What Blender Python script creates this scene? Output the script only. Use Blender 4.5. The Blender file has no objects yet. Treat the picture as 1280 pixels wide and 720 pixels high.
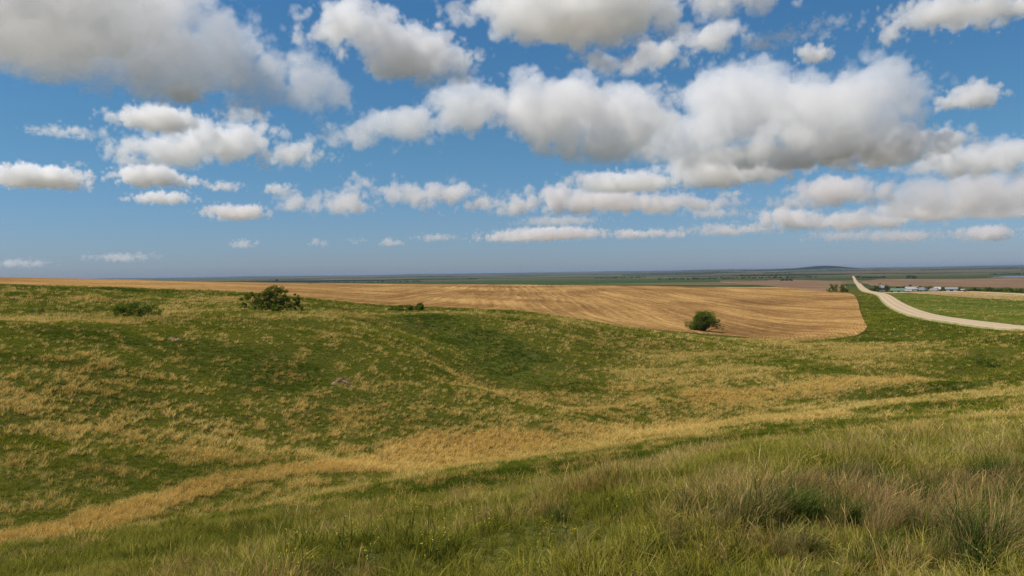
import bpy, math, random
import numpy as np
from mathutils import Vector, Matrix, Euler
sc = bpy.context.scene
COL = sc.collection
rng = np.random.default_rng(7)
random.seed(7)

# ------------------------------------------------------------------ camera
F = 950.0                      # focal length in pixels of a 1280 px wide frame
EYE = 1.65
PITCH = math.atan((360 - 341.5) / F)
ROLL = -0.0145
cam = bpy.data.cameras.new('camera'); cam.lens = 36 * F / 1280; cam.sensor_width = 36
cam.clip_start = 0.05; cam.clip_end = 120000
co = bpy.data.objects.new('camera', cam); COL.objects.link(co); sc.camera = co
RC = Matrix.Rotation(math.pi / 2 - PITCH, 3, 'X') @ Matrix.Rotation(ROLL, 3, 'Z')
co.matrix_world = Matrix.Translation((0, 0, EYE)) @ RC.to_4x4()
RN = np.array(RC)

def pix_dir(u, v):
    d = RN @ np.array([(u - 640) / F, -(v - 360) / F, -1.0])
    h = math.hypot(d[0], d[1])
    return math.atan2(d[0], d[1]), d[2] / h          # azimuth (to the right of +Y), slope

SUN_EL = math.radians(54); SUN_AZ = math.radians(258)          # from +Y clockwise: behind the camera, to the left

# ------------------------------------------------------------------ helpers
def hash2(ix, iy, s):
    n = (ix.astype(np.int64) * 374761393 + iy.astype(np.int64) * 668265263 + s * 974711) & 0x7fffffff
    n = ((n ^ (n >> 13)) * 1274126177) & 0x7fffffff
    n = n ^ (n >> 16)
    return (n & 0xffff) / 65535.0

def vnoise(x, y, s=0):
    ix = np.floor(x); iy = np.floor(y); fx = x - ix; fy = y - iy
    fx = fx * fx * fx * (fx * (fx * 6 - 15) + 10); fy = fy * fy * fy * (fy * (fy * 6 - 15) + 10)
    a = hash2(ix, iy, s); b = hash2(ix + 1, iy, s); c = hash2(ix, iy + 1, s); d = hash2(ix + 1, iy + 1, s)
    return (a * (1 - fx) + b * fx) * (1 - fy) + (c * (1 - fx) + d * fx) * fy

def fbm(x, y, s=0, o=3):
    t = np.zeros_like(x); a = 1.0; n = 0
    for k in range(o):
        t = t + a * vnoise(x * 2 ** k + 17.3 * k, y * 2 ** k - 9.1 * k, s + k); n += a; a *= .5
    return t / n

def sstep(a, b, x):
    t = np.clip((x - a) / (b - a), 0, 1); return t * t * (3 - 2 * t)

def pchip(x, y, xq):
    h = np.diff(x); d = np.diff(y) / h
    m = np.zeros_like(y)
    w1 = 2 * h[1:] + h[:-1]; w2 = h[1:] + 2 * h[:-1]
    ok = d[:-1] * d[1:] > 0
    with np.errstate(divide='ignore', invalid='ignore'):
        mm = (w1 + w2) / (w1 / d[:-1] + w2 / d[1:])
    m[1:-1] = np.where(ok, mm, 0)
    m[0] = d[0]; m[-1] = d[-1]
    xq = np.clip(xq, x[0], x[-1])
    i = np.clip(np.searchsorted(x, xq) - 1, 0, len(x) - 2)
    t = (xq - x[i]) / h[i]
    return ((1 + 2 * t) * (1 - t) ** 2 * y[i] + t * (1 - t) ** 2 * h[i] * m[i]
            + t * t * (3 - 2 * t) * y[i + 1] + t * t * (t - 1) * h[i] * m[i + 1])

def tag(o, label=None, cat=None, group=None, kind=None):
    if label: o['label'] = label
    if cat: o['category'] = cat
    if group: o['group'] = group
    if kind: o['kind'] = kind
    return o

def mesh_obj(name, verts, faces, mats, parent=None, smooth=False, fmat=None, link=True):
    me = bpy.data.meshes.new(name)
    if isinstance(verts, np.ndarray) and isinstance(faces, np.ndarray):
        nv = len(verts); nf, k = faces.shape
        me.vertices.add(nv); me.vertices.foreach_set('co', verts.astype(np.float32).ravel())
        me.loops.add(nf * k); me.loops.foreach_set('vertex_index', faces.astype(np.int32).ravel())
        me.polygons.add(nf); me.polygons.foreach_set('loop_start', np.arange(0, nf * k, k, dtype=np.int32))
        me.polygons.foreach_set('loop_total', np.full(nf, k, dtype=np.int32))
        me.update(calc_edges=True)
    else:
        me.from_pydata([tuple(v) for v in verts], [], [tuple(f) for f in faces]); me.update()
    for m in (mats if isinstance(mats, (list, tuple)) else [mats]):
        me.materials.append(m)
    if fmat is not None:
        me.polygons.foreach_set('material_index', np.asarray(fmat, dtype=np.int32))
    if smooth:
        me.polygons.foreach_set('use_smooth', np.ones(len(me.polygons), dtype=bool))
    o = bpy.data.objects.new(name, me)
    if link: COL.objects.link(o)
    if parent: o.parent = parent
    return o

def add_attr(o, name, vals):
    a = o.data.attributes.new(name, 'FLOAT', 'POINT'); a.data.foreach_set('value', np.asarray(vals, dtype=np.float32))

def empty(name, loc, rz=0):
    o = bpy.data.objects.new(name, None); COL.objects.link(o)
    o.location = loc; o.rotation_euler = (0, 0, rz); o.empty_display_size = .2
    return o

# ------------------------------------------------------------------ relief
# feature lines of the land (toe of the knoll, swale, hillside, crest, field ...): for nine bearings a range in m and
# the height the line is sighted at
US = np.array([0, 160, 320, 480, 640, 800, 960, 1120, 1280.])
FEAT = [  # ranges, sight lines
 ([3.5, 4.2, 5.5, 7, 9, 10.5, 12, 13, 13],            [940, 885, 805, 752, 695, 644, 598, 580, 580]),
 ([20, 22, 25, 30, 36, 42, 50, 55, 60],               [700, 672, 642, 610, 579, 554, 530, 514, 502]),
 ([32, 34, 38, 44, 52, 62, 74, 85, 92],               [668, 640, 612, 584, 558, 535, 507, 486, 478]),
 ([46, 49, 53, 60, 68, 76, 92, 105, 110],             [545, 535, 520, 505, 492, 480, 470, 455, 455]),
 ([66, 70, 74, 84, 96, 104, 116, 125, 128],           [450, 445, 440, 438, 440, 445, 447, 440, 436]),
 ([100, 104, 110, 118, 130, 140, 150, 150, 155],      [396, 395, 391, 393, 397, 416, 433, 429, 422]),
 ([119, 124, 128, 140, 155, 160, 175, 178, 190],      [404, 402, 396, 394, 392, 413.5, 428, 435, 420]),
 ([210, 210, 205, 185, 180, 185, 195, 220, 230],      [355.5, 360, 366, 382, 388.5, 411, 425, 411, 406]),
 ([290, 290, 290, 280, 280, 280, 290, 330, 330],      [351, 355.5, 361, 374, 383.5, 398, 405, 389, 390]),
 ([450, 450, 450, 450, 450, 450, 460, 480, 500],      [347.6, 350.4, 356.5, 364, 370.5, 377, 380, 372.5, 371]),
 ([800, 800, 800, 850, 850, 850, 850, 850, 850],      [353, 352, 353.6, 355.5, 357, 358.5, 360, 358.5, 356.5]),
]
UC = US
azc = np.array([pix_dir(u, 420)[0] for u in US])
RK = [np.full(9, .35)]; ZK = [np.zeros(9)]
for rs, vs in FEAT:
    RK.append(np.array(rs, float))
    ZK.append(np.array([EYE + r * pix_dir(u, v)[1] for u, r, v in zip(US, rs, vs)]))
for r, z in ((2000, -23), (5000, -24), (12000, -22), (33000, -6)):
    RK.append(np.full(9, float(r))); ZK.append(np.full(9, float(z)))
RK = np.array(RK); ZK = np.array(ZK)
AZ = np.concatenate([np.radians(np.arange(-180, -43, 3.0)), np.radians(np.arange(-42, 42.01, .09)), np.radians(np.arange(45, 181, 3.0))])
RR = np.concatenate([np.exp(np.arange(math.log(.35), math.log(25), .026)), np.exp(np.arange(math.log(25), math.log(600), .0095)),
                     np.exp(np.arange(math.log(600), math.log(32500), .02))])
LR = np.log(RR)
rk = np.array([pchip(azc, RK[k], AZ) for k in range(len(RK))])
zk = np.array([pchip(azc, ZK[k], AZ) for k in range(len(ZK))])
H = np.empty((len(AZ), len(RR)))
for i in range(len(AZ)):
    H[i] = pchip(np.log(rk[:, i]), zk[:, i], LR)
AX, RX = np.meshgrid(AZ, RR, indexing='ij')
GX = RX * np.sin(AX); GY = RX * np.cos(AX)
# soften the seams of the feature lines, then add the uneven ground
for _ in range(3):
    H[1:-1] = .25 * H[:-2] + .5 * H[1:-1] + .25 * H[2:]
amp = sstep(14, 45, RX) * (1 - sstep(170, 260, RX))
H += amp * ((fbm(GX / 15, GY / 15, 3, 3) - .5) * .9 + (fbm(GX / 4.2, GY / 4.2, 9, 2) - .5) * .32)
H += sstep(2, 7, RX) * (1 - sstep(14, 30, RX)) * (fbm(GX / 2.3, GY / 2.3, 21, 3) - .5) * .45
H += sstep(200, 320, RX) * (fbm(GX / 120, GY / 120, 31, 2) - .5) * 1.2 * (1 - sstep(900, 2500, RX))
farn = fbm(GX / 2600, GY / 1500, 41, 4) - .5
H += sstep(2500, 6000, RX) * farn * 34
H += sstep(9000, 14000, RX) * (fbm(GX / 3800, GY / 3800, 44, 4) - .35) * 75

def hill(az_u, r, h, wx, wr):
    a = pix_dir(az_u, 340)[0]; cx, cy = r * math.sin(a), r * math.cos(a)
    lx = (GX - cx) * math.cos(a) - (GY - cy) * math.sin(a); ly = (GX - cx) * math.sin(a) + (GY - cy) * math.cos(a)
    return h * np.exp(-(lx / wx) ** 2 - (ly / wr) ** 2)
H += hill(1034, 10500, 38, 330, 900) + hill(1000, 10500, 16, 700, 900)
H += hill(1204, 740, -3.0, 200, 60) * 0

def grid_ix(az, lr):
    i = np.clip(np.searchsorted(AZ, az) - 1, 0, len(AZ) - 2); j = np.clip(np.searchsorted(LR, lr) - 1, 0, len(LR) - 2)
    return i, j, np.clip((az - AZ[i]) / (AZ[i + 1] - AZ[i]), 0, 1), np.clip((lr - LR[j]) / (LR[j + 1] - LR[j]), 0, 1)

def height(x, y):
    x = np.asarray(x, float); y = np.asarray(y, float)
    i, j, a, b = grid_ix(np.arctan2(x, y), np.log(np.maximum(np.hypot(x, y), .351)))
    return (H[i, j] * (1 - a) * (1 - b) + H[i + 1, j] * a * (1 - b) + H[i, j + 1] * (1 - a) * b + H[i + 1, j + 1] * a * b)

def ground_at(u, v, rmin=1.0):
    """the first point of the land that one sights along (u, v)"""
    az, t = pix_dir(u, v)
    i, _, a, _ = grid_ix(np.array([az]), np.array([0.]))
    col = H[i[0]] * (1 - a[0]) + H[i[0] + 1] * a[0]
    d = col - (EYE + RR * t)
    ok = np.where((d >= 0) & (RR > rmin))[0]
    if len(ok) == 0: j = len(RR) - 1; r = RR[j]
    else:
        j = ok[0]; k = max(j - 1, 0)
        w = 0 if d[j] == d[k] else np.clip(-d[k] / (d[j] - d[k]), 0, 1); r = RR[k] + (RR[j] - RR[k]) * w
    return np.array([r * math.sin(az), r * math.cos(az), float(np.interp(r, RR, col))])

def at_range(u, r, v=400):
    az = pix_dir(u, v)[0]; x, y = r * math.sin(az), r * math.cos(az)
    return np.array([x, y, float(height(x, y))])

# gullies cut into the slopes
def carve(px, width, depth):
    global H
    pts = [tuple(ground_at(u, v)[:2]) for u, v in px]
    sel = (RX > 20) & (RX < 320) & (np.abs(AX) < 1.2)
    best = np.full(int(sel.sum()), 1e9); x, y = GX[sel], GY[sel]
    for (ax, ay), (bx, by) in zip(pts[:-1], pts[1:]):
        dx, dy = bx - ax, by - ay; t_ = np.clip(((x - ax) * dx + (y - ay) * dy) / (dx * dx + dy * dy + 1e-9), 0, 1)
        best = np.minimum(best, np.hypot(x - ax - t_ * dx, y - ay - t_ * dy))
    H[sel] -= depth * np.exp(-(best / width) ** 2)
carve([(530, 400), (580, 420), (615, 446), (640, 462)], 7.5, 2.8)
carve([(650, 470), (730, 486), (800, 500)], 8, 1.6)
carve([(1060, 497), (1100, 493), (1150, 487), (1210, 479)], 2.2, 1.2)
carve([(1190, 468), (1232, 455), (1240, 440)], 3.0, 1.0)
carve([(300, 440), (340, 475), (350, 520)], 8, 1.7)
carve([(820, 425), (780, 450), (770, 480)], 9, 2.0)

# ------------------------------------------------------------------ what grows where, with the gully shade painted in (world coordinates)
def poly_dist(x, y, pts):
    best = np.full(x.shape, 1e9)
    for (ax, ay), (bx, by) in zip(pts[:-1], pts[1:]):
        dx, dy = bx - ax, by - ay; L = dx * dx + dy * dy + 1e-9
        t = np.clip(((x - ax) * dx + (y - ay) * dy) / L, 0, 1)
        best = np.minimum(best, np.hypot(x - ax - t * dx, y - ay - t * dy))
    return best
def line(px): return [tuple(ground_at(u, v)[:2]) for u, v in px]
DRY_BANDS = [(line(p), w, a) for p, w, a in [
    ([(-80, 696), (60, 668), (150, 642), (260, 607), (350, 591), (450, 581), (540, 573)], 1.15, .8),
    ([(0, 690), (200, 650), (400, 612), (560, 585)], 2.4, .14),
    ([(420, 585), (540, 560), (650, 549)], 1.9, .5),
    ([(540, 568), (700, 554), (860, 537), (1000, 523)], 3.4, .42),
    ([(900, 494), (1020, 485), (1130, 474)], 3.0, .5),
    ([(800, 470), (960, 462), (1100, 455)], 5, .18), ([(-20, 402), (200, 400), (400, 396), (470, 400)], 3.5, .26), ([(1060, 440), (1130, 431), (1230, 426)], 3, .25),
]]
LUSH_SHADE_BANDS = [(line(p), w, a) for p, w, a in [
    ([(-50, 715), (230, 692), (450, 645), (640, 600), (800, 570), (1000, 536), (1130, 528)], 2.6, .9),
    ([(530, 400), (580, 420), (615, 446), (640, 458)], 4.0, 1.3),  # green gully growth, pushed darker so the fold's shade is in the colour
    ([(650, 470), (730, 485)], 2.2, .6),
    ([(1090, 494), (1150, 487), (1200, 480)], 1.3, .8),
    ([(1075, 372), (1090, 392), (1105, 410), (1125, 425)], 16, .55),
    ([(1130, 402), (1200, 416), (1290, 424)], 14, .4),
    ([(790, 412), (880, 417)], 4, .6),
    ([(-50, 640), (150, 612), (300, 580), (430, 563)], 3, .15),
    ([(0, 357), (160, 362), (300, 368), (480, 384)], 5, .7),
    ([(520, 384), (640, 390), (720, 399)], 5, .6),
    ([(260, 440), (330, 470)], 5, .6), ([(0, 425), (240, 420)], 4, .4),
    ([(940, 452), (1030, 462)], 3, .5),
]]
def blob(u, v, du, dv, a):
    c = ground_at(u, v)[:2]; p = ground_at(u + du, v)[:2] - c; q = ground_at(u, v - dv)[:2] - c
    s = math.hypot(*q); m = math.hypot(*p)
    if s > 6 * m: q = q / s * 6 * m
    return c, np.linalg.inv(np.array([p, q]).T), a
DRY_BLOBS = [blob(*b) for b in [
    (190, 560, 330, 50, .15), (80, 478, 110, 22, .22), (430, 530, 150, 40, .12), (690, 505, 190, 36, .15), (870, 470, 190, 40, .16), (1170, 500, 120, 24, -.12),
    (310, 372, 45, 4, .5), (110, 374, 70, 4, .35), (215, 386, 28, 4, .4), (800, 440, 120, 14, .16), (430, 410, 90, 10, .12),
    (1100, 405, 16, 5, .35), (1150, 417, 38, 6, .5), (990, 432, 60, 6, .4), (1090, 445, 60, 5, .2), (1160, 490, 60, 20, .22),
    (200, 425, 230, 24, -.18), (560, 470, 120, 30, -.05), (520, 640, 100, 40, .05), (1090, 600, 130, 34, .03), (860, 640, 90, 20, .1), (1200, 600, 60, 40, .06),
    (1000, 600, 40, 20, -.2), (1180, 450, 80, 12, -.1)]]
def dryness(x, y):
    r = np.hypot(x, y)
    d = .10 - .06 * (1 - sstep(12, 24, r))
    d = d + (fbm(x / 9, y / 9, 51, 3) - .5) * .45
    for c, M, a in DRY_BLOBS:
        p = (x - c[0]) * M[0, 0] + (y - c[1]) * M[0, 1]; q = (x - c[0]) * M[1, 0] + (y - c[1]) * M[1, 1]
        d = d + a * np.exp(-(p * p + q * q))
    wob = 1 + (fbm(x / 5, y / 5, 61, 3) - .5) * 1.1
    for pts, w, a in DRY_BANDS:
        d = d + a * (1 - sstep(.55, 1.35, poly_dist(x, y, pts) / (w * wob)))
    for pts, w, a in LUSH_SHADE_BANDS:
        d = d - a * .55 * (1 - sstep(.5, 1.5, poly_dist(x, y, pts) / (w * wob)))
    return np.clip(d, 0, 1)
def lush_shade_at(x, y):
    g = np.zeros_like(x); wob = 1 + (fbm(x / 6, y / 6, 71, 3) - .5) * 1.0
    for pts, w, a in LUSH_SHADE_BANDS:
        g = np.maximum(g, a * (1 - sstep(.5, 1.5, poly_dist(x, y, pts) / (w * wob))))
    return np.clip(g + (fbm(x / 12, y / 12, 77, 3) - .5) * .6, 0, 1)

# ------------------------------------------------------------------ material helpers
class NT:
    def __init__(s, name):
        s.m = bpy.data.materials.new(name); s.m.use_nodes = True; s.t = s.m.node_tree; s.t.nodes.clear()
        s.out = s.t.nodes.new('ShaderNodeOutputMaterial')
    def n(s, t, **k):
        x = s.t.nodes.new(t)
        for a, b in k.items(): setattr(x, a, b)
        return x
    def put(s, sock, v):
        if v is None: return
        if hasattr(v, 'is_output') or isinstance(v, bpy.types.NodeSocket): s.t.links.new(v, sock)
        elif isinstance(v, (tuple, list)) and len(v) == 3 and sock.type == 'RGBA': sock.default_value = (*v, 1)
        else: sock.default_value = v
    def mix(s, f, a, b, bt='MIX'):
        x = s.n('ShaderNodeMix', data_type='RGBA', blend_type=bt); x.clamp_factor = True
        s.put(x.inputs[0], f); s.put(x.inputs[6], a); s.put(x.inputs[7], b); return x.outputs[2]
    def math(s, op, a, b=None, clamp=False):
        x = s.n('ShaderNodeMath', operation=op, use_clamp=clamp); s.put(x.inputs[0], a); s.put(x.inputs[1], b); return x.outputs[0]
    def attr(s, name, inst=False):
        x = s.n('ShaderNodeAttribute', attribute_name=name, attribute_type='INSTANCER' if inst else 'GEOMETRY'); return x.outputs['Fac']
    def pos(s): return s.n('ShaderNodeNewGeometry').outputs['Position']
    def mapping(s, vec, scale=(1, 1, 1), rot=(0, 0, 0), loc=(0, 0, 0)):
        x = s.n('ShaderNodeMapping'); s.put(x.inputs[0], vec); x.inputs['Scale'].default_value = scale; x.inputs['Rotation'].default_value = rot
        x.inputs['Location'].default_value = loc; return x.outputs[0]
    def noise(s, vec, scale, detail=4, rough=.55, dist=0):
        x = s.n('ShaderNodeTexNoise'); s.put(x.inputs['Vector'], vec); x.inputs['Scale'].default_value = scale
        x.inputs['Detail'].default_value = detail; x.inputs['Roughness'].default_value = rough; x.inputs['Distortion'].default_value = dist
        return x.outputs[0]
    def ramp(s, f, stops, interp='LINEAR'):
        x = s.n('ShaderNodeValToRGB'); s.put(x.inputs[0], f); cr = x.color_ramp; cr.interpolation = interp
        while len(cr.elements) < len(stops): cr.elements.new(.5)
        for e, (p, c) in zip(cr.elements, stops): e.position = p; e.color = (*c, 1) if len(c) == 3 else c
        return x.outputs[0]
    def map(s, v, a, b, c=0, d=1):
        x = s.n('ShaderNodeMapRange'); s.put(x.inputs[0], v); x.inputs[1].default_value = a; x.inputs[2].default_value = b
        x.inputs[3].default_value = c; x.inputs[4].default_value = d; return x.outputs[0]
    def bump(s, h, strength=.5, dist=.1):
        x = s.n('ShaderNodeBump'); s.put(x.inputs['Height'], h); x.inputs['Strength'].default_value = strength; x.inputs['Distance'].default_value = dist
        return x.outputs[0]
    def principled(s, col, rough=.8, spec=.2, normal=None, **k):
        p = s.n('ShaderNodeBsdfPrincipled'); s.put(p.inputs['Base Color'], col); s.put(p.inputs['Roughness'], rough)
        p.inputs['Specular IOR Level'].default_value = spec
        if normal is not None: s.put(p.inputs['Normal'], normal)
        for a, b in k.items(): s.put(p.inputs[a], b)
        return p.outputs[0]
    def done(s, sh): s.t.links.new(sh, s.out.inputs['Surface']); return s.m

def simple(name, col, rough=.7, spec=.3, var=.25, scale=3.0, **k):
    t = NT(name); n = t.noise(t.n('ShaderNodeTexCoord').outputs['Object'], scale, 4)
    c2 = tuple(max(0, c * (1 - var)) for c in col)
    return t.done(t.principled(t.mix(n, c2, tuple(min(1, c * (1 + var * .5)) for c in col)), rough, spec, **k))

def mat_ground():
    t = NT('prairie_ground'); p = t.pos()
    dry, lush = t.attr('dry'), t.attr('lush')
    n1 = t.noise(p, 1.3, 5, .6); n2 = t.noise(p, .16, 4, .6); n3 = t.noise(p, 4.5, 4, .65)
    green = t.ramp(n1, [(.25, (.032, .048, .005)), (.5, (.064, .084, .008)), (.75, (.115, .12, .015))])
    n5 = t.noise(p, .11, 5, .62); lush_shade_col = t.ramp(t.math('ADD', t.math('MULTIPLY', n1, .35), t.math('MULTIPLY', n5, .65)), [(.25, (.032, .058, .006)), (.75, (.072, .108, .011))])
    green = t.mix(lush, green, lush_shade_col)
    tan = t.ramp(n3, [(.3, (.10, .060, .020)), (.55, (.22, .135, .042)), (.75, (.33, .21, .07))])
    n4 = t.noise(p, 30, 3, .7); green = t.mix(t.map(n4, .45, .62), green, (.105, .070, .030))
    f = t.math('ADD', t.math('MULTIPLY', t.math('SUBTRACT', n3, .5), 1.6), t.math('ADD', t.math('MULTIPLY', dry, .8), t.math('MULTIPLY', t.math('SUBTRACT', n2, .5), .5)))
    col = t.mix(t.map(f, .3, .8), green, tan)
    # the plain far away: a patchwork of crops, fallow and grass
    br = t.n('ShaderNodeTexBrick'); br.offset = .37; br.offset_frequency = 2; br.squash = 1.6; br.squash_frequency = 3
    t.put(br.inputs['Vector'], t.mapping(p, (1 / 1600, 1 / 1600, 0), (0, 0, math.radians(9))))
    for k, v in (('Scale', 1.0), ('Mortar Size', .0), ('Brick Width', 1.05), ('Row Height', .33), ('Bias', 0.0)): br.inputs[k].default_value = v
    br.inputs['Color1'].default_value = (0, 0, 0, 1); br.inputs['Color2'].default_value = (1, 1, 1, 1)
    crops = t.ramp(br.outputs['Color'], [(0, (.045, .070, .022)), (.2, (.10, .105, .045)), (.36, (.17, .125, .07)), (.52, (.055, .085, .026)), (.66, (.24, .165, .085)), (.82, (.08, .10, .04)), (.93, (.14, .09, .055))], 'CONSTANT')
    crops = t.mix(1.0, crops, (.62, .66, .62), 'MULTIPLY'); crops = t.mix(.35, crops, t.mix(t.noise(p, .004, 5), (.03, .05, .022), (.13, .115, .06)))
    far = t.attr('far')
    col = t.mix(far, col, crops)
    h = t.math('ADD', n3, t.math('MULTIPLY', n1, 1.5))
    return t.done(t.principled(col, 1.0, .0, t.bump(h, .8, .22)))

def mat_field(name, c_lo, c_mid, c_hi, rot=20, row=.35, band=.02, bands=True):
    """worked land: drill rows, swaths and the long streaks of straw"""
    t = NT(name); p = t.pos()
    w = t.n('ShaderNodeTexWave', wave_type='BANDS', bands_direction='X', wave_profile='SIN')
    warp = t.noise(p, .006, 3); 
    vadd = t.n('ShaderNodeVectorMath', operation='MULTIPLY_ADD'); t.put(vadd.inputs[0], t.n('ShaderNodeTexNoise').outputs['Color']); 
    tn = vadd.inputs[0].links[0].from_node; t.put(tn.inputs['Vector'], p); tn.inputs['Scale'].default_value = .005; tn.inputs['Detail'].default_value = 3
    vadd.inputs[1].default_value = (26, 26, 0); t.put(vadd.inputs[2], p)
    q = vadd.outputs[0]
    t.put(w.inputs['Vector'], t.mapping(q, (1, 1, 0), (0, 0, math.radians(rot)))); w.inputs['Scale'].default_value = row; w.inputs['Distortion'].default_value = 1.5; w.inputs['Detail'].default_value = 2
    streak = t.noise(t.mapping(q, (.30, .0035, 0), (0, 0, math.radians(rot))), 1.0, 6, .62)
    streak2 = t.noise(t.mapping(q, (.028, .007, 0), (0, 0, math.radians(rot + 70))), 1.0, 5, .6)
    blot = t.noise(p, .011, 5, .6); fine = t.noise(p, .9, 5, .65)
    f = t.math('SUBTRACT', t.math('ADD', t.math('MULTIPLY', streak, .74), t.math('MULTIPLY', blot, .50)), .10)
    f = t.math('ADD', f, t.math('MULTIPLY', t.math('SUBTRACT', streak2, .5), .65))
    f = t.math('ADD', f, t.math('MULTIPLY', t.math('SUBTRACT', fine, .5), .55))
    f = t.math('ADD', f, t.math('MULTIPLY', t.math('SUBTRACT', w.outputs['Fac'], .5), .07))
    col = t.ramp(f, [(.33, c_lo), (.52, c_mid), (.72, c_hi)])
    f = t.math('ADD', f, t.math('MULTIPLY', t.math('SUBTRACT', t.noise(t.mapping(p, (.5, .12, 0), (0, 0, math.radians(rot))), 1.0, 6, .75), .5), .6))
    col = t.ramp(f, [(.33, c_lo), (.52, c_mid), (.72, c_hi)])
    h = t.math('ADD', fine, t.math('MULTIPLY', w.outputs['Fac'], .5))
    return t.done(t.principled(col, 1.0, .0, t.bump(h, .5, .12)))

def mat_blade(name, greens, dries, transl=.42):
    t = NT(name)
    dry = t.attr('dry', True); tint = t.attr('tint', True); bv = t.attr('bv'); bh = t.attr('bh')
    g = t.ramp(t.math('ADD', t.math('MULTIPLY', tint, .6), t.math('MULTIPLY', bv, .4)), greens)
    d = t.ramp(t.math('ADD', t.math('MULTIPLY', tint, .5), t.math('MULTIPLY', bv, .5)), dries)
    f = t.math('ADD', dry, t.math('MULTIPLY', t.math('SUBTRACT', bv, .5), .75))
    f = t.math('ADD', f, t.math('MULTIPLY', t.math('SUBTRACT', bh, .6), .2))       # tips ripen first
    col = t.mix(t.map(f, .3, .7), g, d)
    dif = t.principled(col, .8, .05)
    tr = t.n('ShaderNodeBsdfTranslucent'); t.put(tr.inputs['Color'], col)
    mx = t.n('ShaderNodeMixShader'); mx.inputs[0].default_value = transl
    t.t.links.new(dif, mx.inputs[1]); t.t.links.new(tr.outputs[0], mx.inputs[2])
    return t.done(mx.outputs[0])

def mat_leaf(name, stops, transl=.48):
    t = NT(name); lv = t.attr('lv')
    col = t.ramp(lv, stops); dif = t.principled(col, .7, .07)
    tr = t.n('ShaderNodeBsdfTranslucent'); t.put(tr.inputs['Color'], col)
    mx = t.n('ShaderNodeMixShader'); mx.inputs[0].default_value = transl
    t.t.links.new(dif, mx.inputs[1]); t.t.links.new(tr.outputs[0], mx.inputs[2])
    return t.done(mx.outputs[0])

# ------------------------------------------------------------------ ground sheet
nA, nR = H.shape
V = np.stack([GX.ravel(), GY.ravel(), H.ravel()], 1)
ii, jj = np.meshgrid(np.arange(nA - 1), np.arange(nR - 1), indexing='ij')
a = (ii * nR + jj).ravel(); b = ((ii + 1) * nR + jj).ravel()
FACES = np.stack([a, a + 1, b + 1, b], 1)
# close the seam behind the camera and the small disc under it
js = np.arange(nR - 1); a = (nA - 1) * nR + js; b = js
FACES = np.concatenate([FACES, np.stack([a, a + 1, b + 1, b], 1)])
ctr = len(V); V = np.concatenate([V, [[0, 0, 0.0]]])
k = np.arange(nA - 1) * nR
tri = np.stack([k, k + nR, np.full(nA - 1, ctr), np.full(nA - 1, ctr)], 1)
ground = mesh_obj('ground', V, FACES, mat_ground(), smooth=True)
tag(ground, kind='structure')
gx, gy = V[:, 0], V[:, 1]
add_attr(ground, 'dry', dryness(gx, gy)); add_attr(ground, 'lush', lush_shade_at(gx, gy))
add_attr(ground, 'far', sstep(700, 1000, np.hypot(gx, gy)))

# ------------------------------------------------------------------ fields, road, lake: sheets draped on the land
def drape(name, near, far, mat, lift=.12, nu=220, nr=160, rough=0, kind='structure', rcap=None):
    """near / far: edges (u, v) in order of bearing"""
    def curve(c):
        us = np.array([p[0] for p in c], float); vs = np.array([p[1] for p in c], float); return us, vs
    un, vn = curve(near); uf, vf = curve(far)
    U = np.linspace(max(un[0], uf[0]), min(un[-1], uf[-1]), nu)
    vert = []
    for u in U:
        pn = ground_at(u, np.interp(u, un, vn)); pf = ground_at(u, np.interp(u, uf, vf))
        rn = math.hypot(pn[0], pn[1]); rf = math.hypot(pf[0], pf[1])
        if rcap: rf = min(rf, rcap)
        rf = max(rf, rn * 1.001); az = math.atan2(pn[0], pn[1])
        rn *= 1 + rough * (random.random() - .5)
        rs = np.exp(np.linspace(math.log(rn), math.log(rf), nr)); x = rs * math.sin(az); y = rs * math.cos(az)
        li = np.full(nr, 1.0); li[0] = -.3; li[-1] = -.3
        vert.append(np.stack([x, y, height(x, y) + (lift + rs * 2.5e-4) * li], 1))
    vert = np.concatenate(vert)
    i, j = np.meshgrid(np.arange(nu - 1), np.arange(nr - 1), indexing='ij'); a = (i * nr + j).ravel(); b = a + nr
    o = mesh_obj(name, vert, np.stack([a, a + 1, b + 1, b], 1), mat, smooth=True)
    return tag(o, kind=kind)

M_STUB = mat_field('stubble', (.140, .072, .027), (.278, .150, .051), (.47, .282, .098), rot=24)
M_BROWN = mat_field('fallow', (.125, .078, .050), (.18, .112, .068), (.245, .16, .095), rot=-60)
M_PALE = mat_field('pale_stubble', (.24, .15, .07), (.33, .215, .10), (.42, .29, .14), rot=-70)
M_GREENF = mat_field('hay_meadow', (.055, .074, .012), (.092, .108, .017), (.18, .165, .04), rot=-62)
M_DKG = mat_field('green_crop', (.030, .052, .018), (.042, .068, .022), (.06, .085, .03), rot=10)
drape('stubble_field',
      [(-330, 351), (-60, 355), (0, 355.5), (160, 360), (240, 363), (320, 366.5), (400, 374.5), (480, 382.5), (560, 385), (640, 388.5), (720, 398), (800, 410.5), (880, 417), (960, 423.5), (1000, 427), (1050, 422.5), (1070, 419.5), (1079, 416), (1084, 409)],
      [(-330, 346), (0, 346), (320, 352.5), (480, 355), (640, 356), (800, 355), (900, 353.5), (960, 358), (1040, 365), (1068, 366.5), (1071, 378), (1070, 388), (1080, 402), (1084, 413)][:9] + [(1062, 366.5), (1068, 369), (1072, 374), (1076, 392), (1080, 401), (1084, 408)],
      M_STUB, nu=520, nr=260, rcap=900, rough=.01)
drape('fallow_field', [(900, 352.8), (960, 357.2), (1020, 363.5), (1040, 364.5), (1058, 364)], [(900, 350.5), (1000, 350), (1050, 351.5), (1058, 354)], M_BROWN, nu=60, nr=60)
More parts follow.
